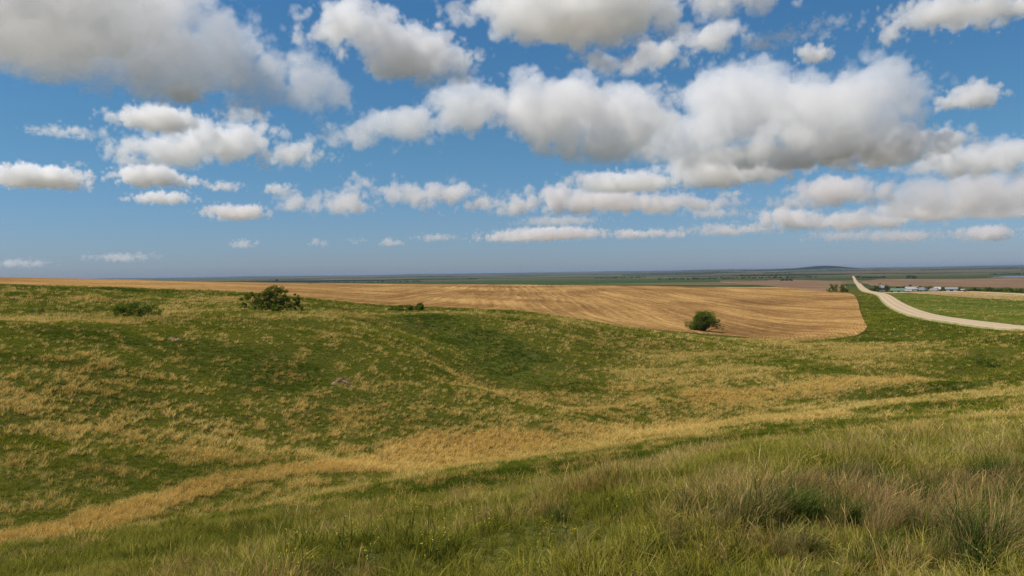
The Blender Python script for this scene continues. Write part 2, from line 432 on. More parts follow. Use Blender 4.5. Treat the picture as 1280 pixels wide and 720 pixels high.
drape('brown_field', [(1078, 353), (1090, 357), (1120, 358), (1200, 358.5), (1560, 367)], [(1078, 352), (1100, 348.8), (1200, 348.8), (1260, 347.8), (1560, 346)], M_BROWN, nu=120, nr=60)
drape('pale_field', [(1138, 366), (1200, 371.5), (1560, 393)], [(1138, 365.2), (1200, 365), (1240, 365.5), (1560, 378)], M_PALE, nu=90, nr=40)
drape('hay_meadow', [(1108, 368.5), (1120, 377), (1140, 387), (1156, 392.5), (1190, 398), (1232, 403.5), (1560, 432)], [(1108, 368), (1118, 367), (1138, 367), (1200, 372.5), (1560, 395)], M_GREENF, nu=140, nr=70)
drape('green_crop', [(420, 354.2), (560, 355.3), (700, 355.5), (800, 354), (960, 351.5)], [(420, 353.4), (560, 352.6), (700, 350.6), (800, 349.8), (960, 349.0)], M_DKG, nu=140, nr=30)

# road
def mat_road():
    t = NT('gravel'); p = t.pos(); s_ = t.attr('across')
    c = t.mix(t.noise(p, .35, 6, .65), (.42, .305, .18), (.55, .41, .255))
    c = t.mix(t.map(t.noise(p, .06, 4), .45, .7), c, (.50, .36, .215))
    ru = t.n('ShaderNodeMath', operation='PINGPONG'); t.put(ru.inputs[0], t.math('ABSOLUTE', s_)); ru.inputs[1].default_value = .32
    c = t.mix(t.math('MULTIPLY', t.map(ru.outputs[0], .05, .25), .5), c, (.31, .235, .14))
    c = t.mix(t.map(t.math('ADD', t.math('ABSOLUTE', s_), t.math('MULTIPLY', t.noise(p, .3, 4), .5)), 1.0, 1.25), c, (.16, .17, .05))
    return t.done(t.principled(c, .95, .1, t.bump(t.noise(p, 6, 4), .5, .05)))
def smooth_line(pts, n=260):
    P = np.array(pts); s = np.concatenate([[0], np.cumsum(np.sqrt(np.sum(np.diff(P, axis=0) ** 2, 1)))])
    q = np.linspace(0, s[-1], n); X = np.stack([pchip(s, P[:, k], q) for k in range(P.shape[1])], 1)
    for _ in range(6): X[1:-1] = .25 * X[:-2] + .5 * X[1:-1] + .25 * X[2:]
    return X
road_px = [(1066.4, 345.6), (1068.4, 349.5), (1070.5, 353.5), (1075.2, 358), (1081, 363.2), (1088, 365.6), (1097, 367.2), (1104.8, 370), (1114.5, 377.8), (1124, 383.8), (1136.8, 389.6), (1156.3, 395.8), (1190.6, 401.8), (1231.9, 407.4), (1280, 412), (1400, 421), (1640, 440)]
road_xy = [tuple(ground_at(u, v)[:2]) for u, v in road_px]
RL = smooth_line(road_xy, 420)
def strip(name, L, halfw, mat, lift, nw=21, crown=.12):
    T = np.gradient(L, axis=0); T /= np.linalg.norm(T, axis=1)[:, None]; Nn = np.stack([T[:, 1], -T[:, 0]], 1)
    vs = []
    for k in range(nw):
        s = -1 + 2 * k / (nw - 1); hw = halfw if np.isscalar(halfw) else halfw
        x = L[:, 0] + Nn[:, 0] * s * hw; y = L[:, 1] + Nn[:, 1] * s * hw
        edge = -.35 if abs(s) == 1 else lift + crown * (1 - s * s)
        vs.append(np.stack([x, y, height(x, y) + edge + np.hypot(x, y) * 3e-4], 1))
    n = len(L); V_ = np.concatenate(vs); across = np.repeat(np.linspace(-1, 1, nw), n); i, j = np.meshgrid(np.arange(nw - 1), np.arange(n - 1), indexing='ij'); a = (i * n + j).ravel(); b = a + n
    o = mesh_obj(name, V_, np.stack([a, a + 1, b + 1, b], 1), mat, smooth=True); add_attr(o, 'across', across)
    return tag(o, kind='structure')
rr = np.hypot(RL[:, 0], RL[:, 1])
hw = np.interp(rr, [350, 650, 1500], [4.6, 3.6, 3.0])
strip('gravel_road', RL, hw, mat_road(), .35)
dl = smooth_line([tuple(ground_at(u, v)[:2]) for u, v in [(1100, 366.6), (1120, 366.2), (1150, 365.6), (1180, 365.0), (1215, 365.2), (1260, 367.4), (1330, 371)]], 120)
strip('farm_track', dl, 2.6, simple('track_dust', (.42, .33, .19), .95, .05, .3, .2), .25)
# lake
t = NT('lake_water'); t_n = t.noise(t.pos(), .05, 3)
M_WATER = t.done(t.principled((.10, .11, .13), .35, .4, t.bump(t_n, .05, .2)))
def lake(near, far, nu=60, nr=6):
    un = [p[0] for p in near]; U = np.linspace(un[0], un[-1], nu); vs = []; zs = []
    for u in U:
        pn = ground_at(u, np.interp(u, un, [p[1] for p in near])); pf = ground_at(u, np.interp(u, [p[0] for p in far], [p[1] for p in far]))
        rs = np.linspace(math.hypot(*pn[:2]), math.hypot(*pf[:2]), nr); az = math.atan2(pn[0], pn[1])
        vs.append(np.stack([rs * math.sin(az), rs * math.cos(az), np.zeros(nr)], 1))
    V_ = np.concatenate(vs); V_[:, 2] = height(V_[:, 0], V_[:, 1]).max() + .6
    i, j = np.meshgrid(np.arange(nu - 1), np.arange(nr - 1), indexing='ij'); a = (i * nr + j).ravel(); b = a + nr
    tag(mesh_obj('lake', V_, np.stack([a, a + 1, b + 1, b], 1), M_WATER), kind='structure')
lake([(1233, 347.3), (1262, 347.6), (1340, 347.0)], [(1233, 347.2), (1262, 345.4), (1340, 345.0)])

# ------------------------------------------------------------------ grass
def clump(name, n, hgt, rad, width, lean, segs, mat, seed, head=0.0, flop=.5, wind=(.25, .0)):
    r = np.random.default_rng(seed); vs = []; fs = []; bv = []; bh = []
    for i in range(n):
        a = r.uniform(0, 2 * math.pi); q = rad * math.sqrt(r.uniform()); bx, by = q * math.cos(a), q * math.sin(a)
        h = hgt * r.uniform(.55, 1.1); ta = a + r.normal(0, .7); L = lean * r.uniform(.3, 1.3)
        dx, dy = math.cos(ta) * L + wind[0], math.sin(ta) * L + wind[1]
        fa = r.uniform(0, math.pi); wx, wy = math.cos(fa) * width / 2, math.sin(fa) * width / 2
        w = r.uniform(.7, 1.3); f = flop * r.uniform(.2, 1.4); base = len(vs); rv = r.uniform()
        tall = r.uniform() < head
        if tall: h *= 1.35
        for s in range(segs + 1):
            tt = s / segs; cx = bx + dx * h * (tt ** 1.7); cy = by + dy * h * (tt ** 1.7); cz = h * (tt - f * .45 * tt ** 2.6)
            ww = w * (1 - .85 * tt ** 1.5) if not tall else w * (.55 if tt < .7 else 1.5 * (1.02 - tt) / .3)
            vs += [(bx * 0 + cx - wx * ww, cy - wy * ww, cz - (.04 if s == 0 else 0)), (cx + wx * ww, cy + wy * ww, cz - (.04 if s == 0 else 0))]
            bv += [rv, rv]; bh += [tt, tt]
        for s in range(segs):
            k = base + 2 * s; fs.append((k, k + 1, k + 3, k + 2))
    o = mesh_obj(name, np.array(vs), np.array(fs), mat, link=False, smooth=True)
    add_attr(o, 'bv', bv); add_attr(o, 'bh', bh); return o

GREENS = [(0.0, (.036, .060, .005)), (.3, (.105, .142, .009)), (.65, (.215, .225, .016)), (1.0, (.34, .28, .03))]
DRIES = [(0.0, (.40, .23, .042)), (.4, (.66, .425, .105)), (.75, (.79, .55, .17)), (1.0, (.84, .61, .22))]
M_BLADE = mat_blade('grass_blade', GREENS, DRIES)
NEARD = [(0.0, (.22, .115, .042)), (.35, (.38, .225, .07)), (.75, (.60, .42, .14)), (1.0, (.72, .57, .27))]
M_NEAR = mat_blade('grass_blade_near', [(0.0, (.048, .068, .008)), (.3, (.145, .158, .016)), (.65, (.32, .28, .034)), (1.0, (.48, .40, .09))], NEARD)

def scatter(name, coll_objs, pts, scl, idx, rot, dry, tint, kind='stuff'):
    col = bpy.data.collections.new(name + '_kinds')
    for k, o in enumerate(coll_objs):
        o.name = '%s_%02d' % (name, k); col.objects.link(o)
    me = bpy.data.meshes.new(name); n = len(pts); me.vertices.add(n); me.vertices.foreach_set('co', pts.astype(np.float32).ravel())
    o = bpy.data.objects.new(name, me); COL.objects.link(o); tag(o, kind=kind)
    for nm, vals in (('scl', scl), ('dry', dry), ('tint', tint)):
        at = me.attributes.new(nm, 'FLOAT', 'POINT'); at.data.foreach_set('value', vals.astype(np.float32))
    at = me.attributes.new('idx', 'INT', 'POINT'); at.data.foreach_set('value', idx.astype(np.int32))
    at = me.attributes.new('rot', 'FLOAT_VECTOR', 'POINT'); at.data.foreach_set('vector', rot.astype(np.float32).ravel())
    g = bpy.data.node_groups.new(name, 'GeometryNodeTree')
    g.interface.new_socket('Geometry', in_out='INPUT', socket_type='NodeSocketGeometry'); g.interface.new_socket('Geometry', in_out='OUTPUT', socket_type='NodeSocketGeometry')
    N, L = g.nodes, g.links
    gi, go = N.new('NodeGroupInput'), N.new('NodeGroupOutput')
    ip = N.new('GeometryNodeInstanceOnPoints'); ci = N.new('GeometryNodeCollectionInfo')
    ci.inputs[0].default_value = col; ci.inputs['Separate Children'].default_value = True; ci.inputs['Reset Children'].default_value = True
    def na(nm, dt):
        x = N.new('GeometryNodeInputNamedAttribute'); x.data_type = dt; x.inputs[0].default_value = nm
        return [s for s in x.outputs if s.enabled and s.name == 'Attribute'][0]
    L.new(gi.outputs[0], ip.inputs['Points']); L.new(ci.outputs[0], ip.inputs['Instance']); ip.inputs['Pick Instance'].default_value = True
    L.new(na('idx', 'INT'), ip.inputs['Instance Index']); L.new(na('scl', 'FLOAT'), ip.inputs['Scale'])
    er = N.new('FunctionNodeEulerToRotation'); L.new(na('rot', 'FLOAT_VECTOR'), er.inputs[0]); L.new(er.outputs[0], ip.inputs['Rotation'])
    L.new(ip.outputs[0], go.inputs[0])
    m = o.modifiers.new('scatter', 'NODES'); m.node_group = g
    return o

BACK = [(u, v) for u, v in [(1066, 400)]]
road_pts = [tuple(p) for p in RL]
def sector(r0, r1, dens, half=49.0):
    n = int(dens * math.radians(2 * half) / 2 * (r1 * r1 - r0 * r0))
    a = np.radians(rng.uniform(-half, half, n)); r = np.sqrt(rng.uniform(r0 * r0, r1 * r1, n))
    return r * np.sin(a), r * np.cos(a)
def field_edge(x, y):
    """range of the far edge of the pasture on this bearing"""
    return np.interp(np.arctan2(x, y), azc, RK[8]) 
def lay(name, kinds, n_green, x, y, smin, smax, seed, dens_gate=None, spin=.5, tilt=.12, dry_gain=1.0, boost=0, edge=None, pw=7.0, cw=.8, grow=0, lf=1.0, tb=0.0):
    r = np.random.default_rng(seed)
    e = field_edge(x, y) if edge is None else edge; keep = (np.hypot(x, y) < e - 1.5) & (poly_dist(x, y, road_pts) > 5 + 1.5 * rng.uniform(size=len(x)))
    x, y = x[keep], y[keep]; n = len(x)
    d = dryness(x, y) + boost
    cl = fbm(x / 1.5, y / 1.5, seed + 5, 2) - .5; cl2 = fbm(x / .5, y / .5, seed + 9, 2) - .5
    rr_ = np.hypot(x, y)
    dd = np.clip(d + cl * cw + cl2 * .5 + r.normal(0, .19, n), 0, 1) * dry_gain
    is_dry = dd > .46
    lush = lush_shade_at(x, y)
    drop = (~is_dry) & (r.uniform(size=n) < .25) | (is_dry & (r.uniform(size=n) < .1))
    idx = np.where(is_dry, n_green + r.integers(0, len(kinds) - n_green, n), r.integers(0, n_green, n))
    s = r.uniform(smin, smax, n) * np.where(is_dry, 1.12, .86) * (1 + .25 * lush * ~is_dry)
    gr = fbm(x / .9, y / .9, seed + 21, 3); s = s * (1 + grow * (gr - .5) * 3); drop = drop | ((grow > 0) & (gr < .22) & (r.uniform(size=n) < .7))
    dryv = np.where(is_dry, .62 + .5 * (dd - .46) + r.normal(0, .1, n), .55 * dd + r.normal(0, .07, n) - .12 * lush)
    tint = np.clip(.5 + (fbm(x / pw, y / pw, seed + 3, 3) - .5) * 1.5 + r.normal(0, .16, n) - .6 * lf * lush + tb + .2 * sstep(.0, .25, np.arctan2(x, y)) * (rr_ > 30), 0, 1)
    rot = np.stack([r.normal(0, tilt, n), r.normal(0, tilt, n), r.uniform(-spin, spin, n)], 1)
    k = ~drop
    P = np.stack([x, y, height(x, y)], 1)
    return scatter(name, kinds, P[k], s[k], idx[k], rot[k], np.clip(dryv, 0, 1)[k], tint[k])

# near: the knoll the camera stands on, blade by blade
near_k = [clump('k', 36, .27, .12, .0078, .5, 5, M_NEAR, 100 + i, head=.02, flop=.7, wind=(.04, .02)) for i in range(4)] + \
         [clump('k', 52, .22, .16, .0058, .7, 5, M_NEAR, 120 + i, head=.03, flop=.95, wind=(.08, .0)) for i in range(3)] + \
         [clump('k', 34, .29, .11, .0042, .4, 5, M_NEAR, 140 + i, head=.22, flop=.6, wind=(.08, .0)) for i in range(4)]
x, y = sector(1.6, 24, 68, 52)
lay('knoll_grass', near_k, 7, x, y, .6, 1.2, 201, spin=3.1, tilt=.3, lf=.3, tb=.17, pw=1.6, cw=1.2, grow=.65)
# tall tussocks on the knoll
M_TUS = mat_blade('tussock_blade', [(0.0, (.036, .066, .010)), (.4, (.10, .14, .020)), (1.0, (.28, .28, .05))], [(0.0, (.20, .115, .050)), (.45, (.38, .24, .095)), (1.0, (.60, .45, .19))])
tus = [clump('k', 170, .55, .13, .0085, .5, 6, M_TUS, 160 + i, head=.05, flop=.75, wind=(.20, 0)) for i in range(3)] + \
      [clump('k', 150, .55, .14, .0048, .36, 6, M_TUS, 170 + i, head=.5, flop=.55, wind=(.26, 0)) for i in range(3)]
tp = []
for (u, v, s, dry) in [(972, 660, 1.0, .05), (1042, 655, .75, .1), (880, 648, .65, .1), (1100, 622, .6, .2), (1215, 705, .9, .3), (1170, 635, .7, .15), (1262, 645, .7, .2), (700, 652, .4, .2), (925, 625, .5, .1),
                       (1008, 628, .6, .9), (1052, 636, .65, .9), (1088, 652, .7, .9), (1132, 664, .65, .8), (1228, 700, .75, .9), (1178, 670, .65, .8), (1142, 615, .45, .8), (1066, 610, .42, .85), (965, 620, .4, .7), (1244, 622, .5, .8), (1195, 612, .42, .8), (862, 668, .4, .7), (720, 692, .4, .6),
                       (1000, 690, .45, .6), (1080, 700, .45, .2), (930, 690, .4, .75), (1150, 705, .45, .5), (820, 690, .4, .3)] + [(900 + 380 * (k * .618 % 1), 604 + 78 * (k * .755 % 1), .46 + .22 * (k * .37 % 1), [.9, .85, .2, .95, .1, .8][k % 6]) for k in range(22)]:
    c = ground_at(u, v)
    for q in range(5):
        tp.append((c[0] + random.gauss(0, .15), c[1] + random.gauss(0, .17), s * random.uniform(.95, 1.3), dry * .72 + random.gauss(0, .12)))
tp = np.array(tp); n = len(tp)
scatter('tussock_grass', tus, np.stack([tp[:, 0], tp[:, 1], height(tp[:, 0], tp[:, 1])], 1), tp[:, 2],
        np.where(tp[:, 3] > .42, 3 + rng.integers(0, 3, n), rng.integers(0, 3, n)), np.stack([rng.normal(0, .1, n), rng.normal(0, .1, n), rng.uniform(-.7, .7, n)], 1),
        np.clip(tp[:, 3], 0, 1), np.clip(np.where(tp[:, 3] > .42, rng.normal(.3, .2, n), rng.normal(.1, .1, n)), 0, 1))
# slope, swale, hillside, shelf: coarser clumps as they stand farther off
zones = [(17, 46, 40, .19, .13, .011, 30, 3), (43, 92, 18, .22, .16, .021, 26, 3), (88, 140, 9, .26, .25, .036, 22, 2), (134, 235, 3.6, .34, .42, .07, 20, 2)]
for zi, (r0, r1, dens, hh, rad, wd, nb, sg) in enumerate(zones):
    ks = [clump('k', nb, hh * .8, rad * 1.3, wd, .7, sg, M_BLADE, 300 + zi * 20 + i, 0, .7, (.1, 0)) for i in range(4)] + \
         [clump('k', nb, hh * 1.2, rad * .7, wd * .9, .75, sg, M_BLADE, 310 + zi * 20 + i, .3, .6, (.12, 0)) for i in range(4)]
    x, y = sector(r0, r1, dens)
    lay(['slope_grass', 'hillside_grass', 'crest_grass', 'pasture_grass'][zi], ks, 4, x, y, .6, 1.3, 400 + zi * 31, spin=3.1, boost=[.07, .11, .06, .05][zi], tb=.09)

ks = [clump('k', 20, .34, .75, .13, .7, 2, M_BLADE, 390 + i, 0, .7, (.1, 0)) for i in range(3)] + [clump('k', 20, .5, .5, .11, .7, 2, M_BLADE, 395 + i, .3, .6, (.1, 0)) for i in range(3)]
a_ = rng.uniform(pix_dir(1064, 370)[0], math.radians(47), 90000); r_ = np.sqrt(rng.uniform(212 ** 2, 560 ** 2, 90000))
ed = [ground_at(u, v) for u, v in [(1085.5, 413), (1078, 392), (1074, 374), (1070, 369), (1064, 366.5)]]
ok = a_ > np.interp(r_, [math.hypot(*q[:2]) for q in ed], [math.atan2(q[0], q[1]) for q in ed]); a_, r_ = a_[ok], r_[ok]; x, y = r_ * np.sin(a_), r_ * np.cos(a_)
lay('verge_grass', ks, 3, x, y, .6, 1.3, 611, spin=3.1, boost=-.10, edge=600, lf=.1)

# yellow flowers on the near slope
def flower(seed):
    r = np.random.default_rng(seed); vs = []; fs = []; mi = []
    for i in range(5):
        bx, by = r.normal(0, .05, 2); h = r.uniform(.22, .42); dx, dy = r.normal(0, .05, 2)
        k = len(vs); w = .003
        vs += [(bx - w, by, 0), (bx + w, by, 0), (bx + dx + w, by + dy, h), (bx + dx - w, by + dy, h)]; fs.append((k, k + 1, k + 2, k + 3)); mi.append(0)
        for j in range(7):
            a = r.uniform(0, 6.28); q = r.uniform(.002, .018); c = np.array([bx + dx + q * math.cos(a), by + dy + q * math.sin(a), h + r.uniform(-.03, .015)])
            e1 = r.normal(0, 1, 3); e1 /= np.linalg.norm(e1); e2 = np.cross(e1, r.normal(0, 1, 3)); e2 /= np.linalg.norm(e2); s = .006
            k = len(vs); vs += [tuple(c - e1 * s), tuple(c - e2 * s), tuple(c + e1 * s), tuple(c + e2 * s)]; fs.append((k, k + 1, k + 2, k + 3)); mi.append(1)
    return mesh_obj('f', np.array(vs), np.array(fs), [simple('flower_stem', (.07, .11, .02)), simple('yellow_petal', (.62, .44, .03), .5)], fmat=mi, link=False)
fx = []
for (u, v, n, s) in [(480, 690, 50, .9), (590, 668, 60, .9), (560, 700, 30, .8), (430, 715, 40, .7), (640, 655, 22, .6), (800, 650, 10, .8), (760, 690, 10, 1.0), (930, 605, 4, .2), (1050, 560, 4, .4)]:
    c = ground_at(u, v)
    for _ in range(n): fx.append((c[0] + random.gauss(0, s), c[1] + random.gauss(0, s * .7))) if random.random() < .16 else None
fx = np.array(fx); n = len(fx)
scatter('yellow_wildflowers', [flower(i) for i in range(4)], np.stack([fx[:, 0], fx[:, 1], height(fx[:, 0], fx[:, 1])], 1), rng.uniform(.8, 1.25, n), rng.integers(0, 4, n),
        np.stack([rng.normal(0, .1, n), rng.normal(0, .1, n), rng.uniform(0, 6, n)], 1), np.zeros(n), np.zeros(n))

# ------------------------------------------------------------------ trees and shrubs
M_BARK = simple('bark', (.115, .085, .06), .9, .1, .4, 8)
M_BARKG = simple('grey_bark', (.20, .155, .115), .9, .1, .4, 8)
M_LEAF = mat_leaf('leaf_green', [(0, (.055, .095, .009)), (.45, (.12, .165, .014)), (.8, (.21, .235, .022)), (1, (.29, .27, .035))])
M_LEAFY = mat_leaf('leaf_olive', [(0, (.085, .105, .010)), (.45, (.165, .180, .018)), (.8, (.25, .245, .03)), (1, (.32, .29, .05))])
M_LEAFD = mat_leaf('leaf_dark', [(0, (.016, .034, .012)), (.5, (.028, .054, .016)), (1, (.055, .085, .024))], .2)

def tube(vs, fs, pts, r0, r1, n=6):
    P = [Vector(p) for p in pts]; base = len(vs)
    for i, p in enumerate(P):
        d = (P[min(i + 1, len(P) - 1)] - P[max(i - 1, 0)]).normalized(); e = d.orthogonal().normalized(); g = d.cross(e)
        r = r0 + (r1 - r0) * i / (len(P) - 1)
        for k in range(n):
            a = 2 * math.pi * k / n; vs.append(tuple(p + e * math.cos(a) * r + g * math.sin(a) * r))
    for i in range(len(P) - 1):
        for k in range(n):
            a = base + i * n + k; b = base + i * n + (k + 1) % n; fs.append((a, b, b + n, a + n))

def plant(name, label, cat, loc, lobes, nleaf, leaf, mat, stems, trunk_r, bark, seed, part=('crown', 'trunk'), group=None, hollow=.35, clumps=26, down=.0):
    """lobes: (x, y, z, rx, ry, rz) ellipsoids of foliage; stems: limbs grow from the foot to random clumps of leaves"""
    r = np.random.default_rng(seed); t = empty(name, loc, 0); tag(t, label, cat, group)
    vol = np.array([l[3] * l[4] * l[5] for l in lobes]) ** .45; pk = vol / vol.sum()
    cs = []
    for i in range(clumps):
        l = lobes[r.choice(len(lobes), p=pk)]
        d = r.normal(0, 1, 3); d /= np.linalg.norm(d); q = r.uniform(hollow, 1) ** .6
        c = np.array(l[:3]) + d * q * np.array(l[3:]); c[2] = max(c[2], leaf)
        cs.append((c, r.uniform(.55, 1.25) * min(l[3:]) * .36 + leaf * .4, r.uniform()))
    vs, fs, lv = [], [], []
    per = np.array([c[1] ** 2 for c in cs]); per = (per / per.sum() * nleaf).astype(int) + 2
    for (c, s, tone), m in zip(cs, per):
        D = r.normal(0, 1, (m, 3)); D /= np.linalg.norm(D, axis=1)[:, None]
        Q = c + D * (r.uniform(0.2, 1, (m, 1)) ** .5) * s * np.array([1.15, 1.15, .85])
        for q in Q:
            q[2] = max(q[2], .03)
            e1 = r.normal(0, 1, 3); e1 /= np.linalg.norm(e1); e2 = np.cross(e1, r.normal(0, 1, 3)); e2 /= np.linalg.norm(e2)
            ll = leaf * r.uniform(.55, 1.2); k = len(vs)
            vs += [q - e1 * ll * .6, q - e2 * ll * .35, q + e1 * ll * .6, q + e2 * ll * .35]; fs.append((k, k + 1, k + 2, k + 3))
            v = np.clip(.25 + .5 * tone + r.normal(0, .16), 0, 1); lv += [v] * 4
    f = mesh_obj(part[0], np.array(vs), np.array(fs), mat, t); add_attr(f, 'lv', lv)
    tv, tf = [], []
    order = r.permutation(len(cs))[:stems]
    for i in order:
        c = cs[i][0]; b = np.array([r.normal(0, trunk_r * .8), r.normal(0, trunk_r * .8), -.15])
        mid = b * .6 + c * .4 + np.array([0, 0, .12 * c[2]]) + r.normal(0, .05 * np.linalg.norm(c), 3) * [1, 1, .3]
        m2 = b * .25 + c * .75 + r.normal(0, .05 * np.linalg.norm(c), 3) * [1, 1, .3]
        tube(tv, tf, [b, mid, m2, c], trunk_r * r.uniform(.6, 1.0), trunk_r * .16, 5)
    mesh_obj(part[1], tv, tf, bark, t, smooth=True)
    return t

def foot(u, v): return tuple(ground_at(u, v))
def mpp(p): return math.hypot(p[0], p[1]) / F          # metres to one photo pixel there

# lone tree at the edge of the stubble
p = foot(880, 414.5); s = mpp(p)
plant('tree', 'rounded dark green tree standing alone on the edge of the tan stubble field', 'tree', p,
      [(-1 * s, 0, 13 * s, 13 * s, 13 * s, 10 * s), (2 * s, 0, 17 * s, 11 * s, 11 * s, 7.5 * s), (-13 * s, 0, 8 * s, 9 * s, 9 * s, 7 * s), (11 * s, 1, 12 * s, 9 * s, 9 * s, 7 * s), (19 * s, 0, 5 * s, 6 * s, 5 * s, 2.6 * s), (-4 * s, 0, 5 * s, 10 * s, 8 * s, 5 * s)],
      9500, 1.35 * s, M_LEAF, 16, .14, M_BARK, 5, clumps=130)
# shrubs by the pasture shelf
S0 = 'shrubs on the left grass shelf'
p = foot(341, 388.5); s = mpp(p)
plant('tall_shrub', 'broadest and tallest shrub on the left shelf, olive crown over grey stems', 'shrub', p,
      [(3 * s, 0, 24 * s, 13 * s, 10 * s, 6 * s), (12 * s, 0, 21 * s, 9 * s, 8 * s, 4.5 * s), (-5 * s, 0, 21 * s, 9 * s, 8 * s, 6 * s), (4 * s, 0, 14 * s, 11 * s, 7 * s, 6 * s), (-14 * s, 0, 10 * s, 10 * s, 7 * s, 7 * s), (17 * s, 0, 9 * s, 9 * s, 7 * s, 7 * s), (2 * s, 0, 6 * s, 17 * s, 7 * s, 5 * s)],
      11000, 1.15 * s, M_LEAFY, 17, .032, M_BARKG, 11, ('foliage', 'stems'), None, clumps=170)
p = foot(318, 387.5)
plant('stemmy_shrub', 'thin shrub of purplish bare stems left of the tallest shelf shrub', 'shrub', p,
      [(-3 * s, 0, 17 * s, 8 * s, 6 * s, 5 * s), (7 * s, 0, 13 * s, 7 * s, 5 * s, 6 * s), (-9 * s, 0, 12 * s, 7 * s, 5 * s, 6 * s)], 2000, 1.2 * s, M_LEAFY, 16, .025, M_BARKG, 12, ('foliage', 'stems'), clumps=20)
p = foot(369, 387.5)
plant('sapling', 'slender sapling with a small top tuft right of the tallest shelf shrub', 'sapling', p,
      [(2 * s, 0, 17 * s, 5 * s, 4 * s, 4 * s), (0, 0, 10 * s, 5 * s, 5 * s, 6 * s), (6 * s, 0, 7 * s, 6 * s, 5 * s, 4 * s)], 2000, 1.2 * s, M_LEAFY, 8, .025, M_BARKG, 13, ('foliage', 'stems'), clumps=18)
for u, v, w, h, lab, m in [(324, 389.3, 15, 8, 'low bright green bush at the foot of the stemmy shrub', M_LEAF), (344, 389.6, 15, 9, 'low deep green bush at the foot of the tallest shelf shrub', M_LEAF),
                           (371, 389.4, 17, 7, 'low brownish bush spreading under the slender sapling', M_LEAFY), (305, 386.5, 8, 5, 'small low bush at the left end of the shelf shrub row', M_LEAFY)]:
    p = foot(u, v); s = mpp(p)
    plant('low_bush', lab, 'bush', p, [(0, 0, h * .45 * s, w * .7 * s, w * .5 * s, h * .5 * s), (w * .3 * s, 0, h * .35 * s, w * .5 * s, w * .4 * s, h * .4 * s), (-w * .4 * s, 0, h * .3 * s, w * .5 * s, w * .4 * s, h * .35 * s)], 1700, 1.2 * s, m, 8, .03, M_BARKG, int(u), ('foliage', 'stems'), 'low bushes under the shelf shrubs', clumps=22)
p = foot(168, 395); s = mpp(p)
plant('spreading_bush', 'wide low mound of bright green bush on the left grass shelf', 'bush', p,
      [(0, 0, 8 * s, 19 * s, 12 * s, 9.5 * s), (20 * s, 0, 6 * s, 14 * s, 9 * s, 7 * s), (-20 * s, 0, 7 * s, 13 * s, 9 * s, 8 * s)], 5200, 1.3 * s, M_LEAF, 14, .04, M_BARK, 21, ('foliage', 'stems'), clumps=80)
p = foot(45, 393); s = mpp(p)
plant('sparse_bush', 'sparse yellow green bush near the left end of the grass shelf', 'bush', p,
      [(0, 0, 7 * s, 9 * s, 7 * s, 7 * s), (8 * s, 0, 4 * s, 8 * s, 6 * s, 4 * s)], 800, .95 * s, M_LEAFY, 12, .035, M_BARKG, 22, ('foliage', 'stems'), clumps=24)
p = foot(511, 389.3); s = mpp(p)
plant('sprouting_bush', 'low bush with upright sprouts at the near edge of the tan field', 'bush', p,
      [(-8 * s, 0, 4 * s, 13 * s, 8 * s, 4 * s), (8 * s, 0, 4.5 * s, 12 * s, 7 * s, 4.5 * s), (14 * s, 0, 6.5 * s, 4 * s, 4 * s, 4.5 * s), (-16 * s, 0, 3.5 * s, 9 * s, 6 * s, 3.5 * s)], 5200, 1.1 * s, M_LEAF, 14, .03, M_BARK, 23, ('foliage', 'stems'), clumps=90)
for u, v, lab, w, h in [(1224, 457, 'dark bush on the bank left of a straw coloured tuft', 8, 13), (1241, 459, 'dark bush on the bank right of a straw coloured tuft', 7, 11)]:
    p = foot(u, v); s = mpp(p)
    plant('bank_bush', lab, 'bush', p, [(0, 0, h * .5 * s, w * s, w * .8 * s, h * .55 * s), (-w * .5 * s, 0, h * .3 * s, w * .8 * s, w * .6 * s, h * .35 * s)], 1100, .9 * s, M_LEAF, 9, .03, M_BARK, int(u), ('foliage', 'stems'), 'dark bushes on the low bank', clumps=26)

def far_tree(u, v, w, h, lab, m=None, name='tree', cat='tree', group='trees around the farmstead', n=420, seed=None, low=.25):
    p = foot(u, v); s = mpp(p); w *= s; h *= s
    return plant(name, lab, cat, p, [(0, 0, h * .6, w * .5, w * .5, h * .40), (w * .2, 0, h * (.35 + low * .1), w * .38, w * .38, h * .33), (-w * .22, 0, h * .42, w * .36, w * .36, h * .34), (0, 0, h * .3, w * .42, w * .4, h * .3)],
                 n, max(.75 * s, .3), m or M_LEAFD, 6, max(.1, .03 * h), M_BARK, seed or int(u * 7 + v), ('crown', 'trunk') if cat == 'tree' else ('foliage', 'stems'), group, clumps=24, hollow=.2)
far_tree(1052, 366.2, 17, 10.5, 'rounded green tree at the field corner left of the gravel road', M_LEAF, group=None, n=2600)
far_tree(1040, 365.8, 11, 12, 'looser taller tree just left of the rounded one at the field corner', M_LEAF, group=None, n=1500)
for u, w, h, lab in [(977.5, 5, 3, 'leftmost of three tiny dark trees in the brown field left of the road'), (983, 5, 3.4, 'middle of three tiny dark trees in the brown field left of the road'), (988.5, 5, 3, 'rightmost of three tiny dark trees in the brown field left of the road')]:
    far_tree(u, 351.3, w, h, lab, group='three far field trees', n=140)
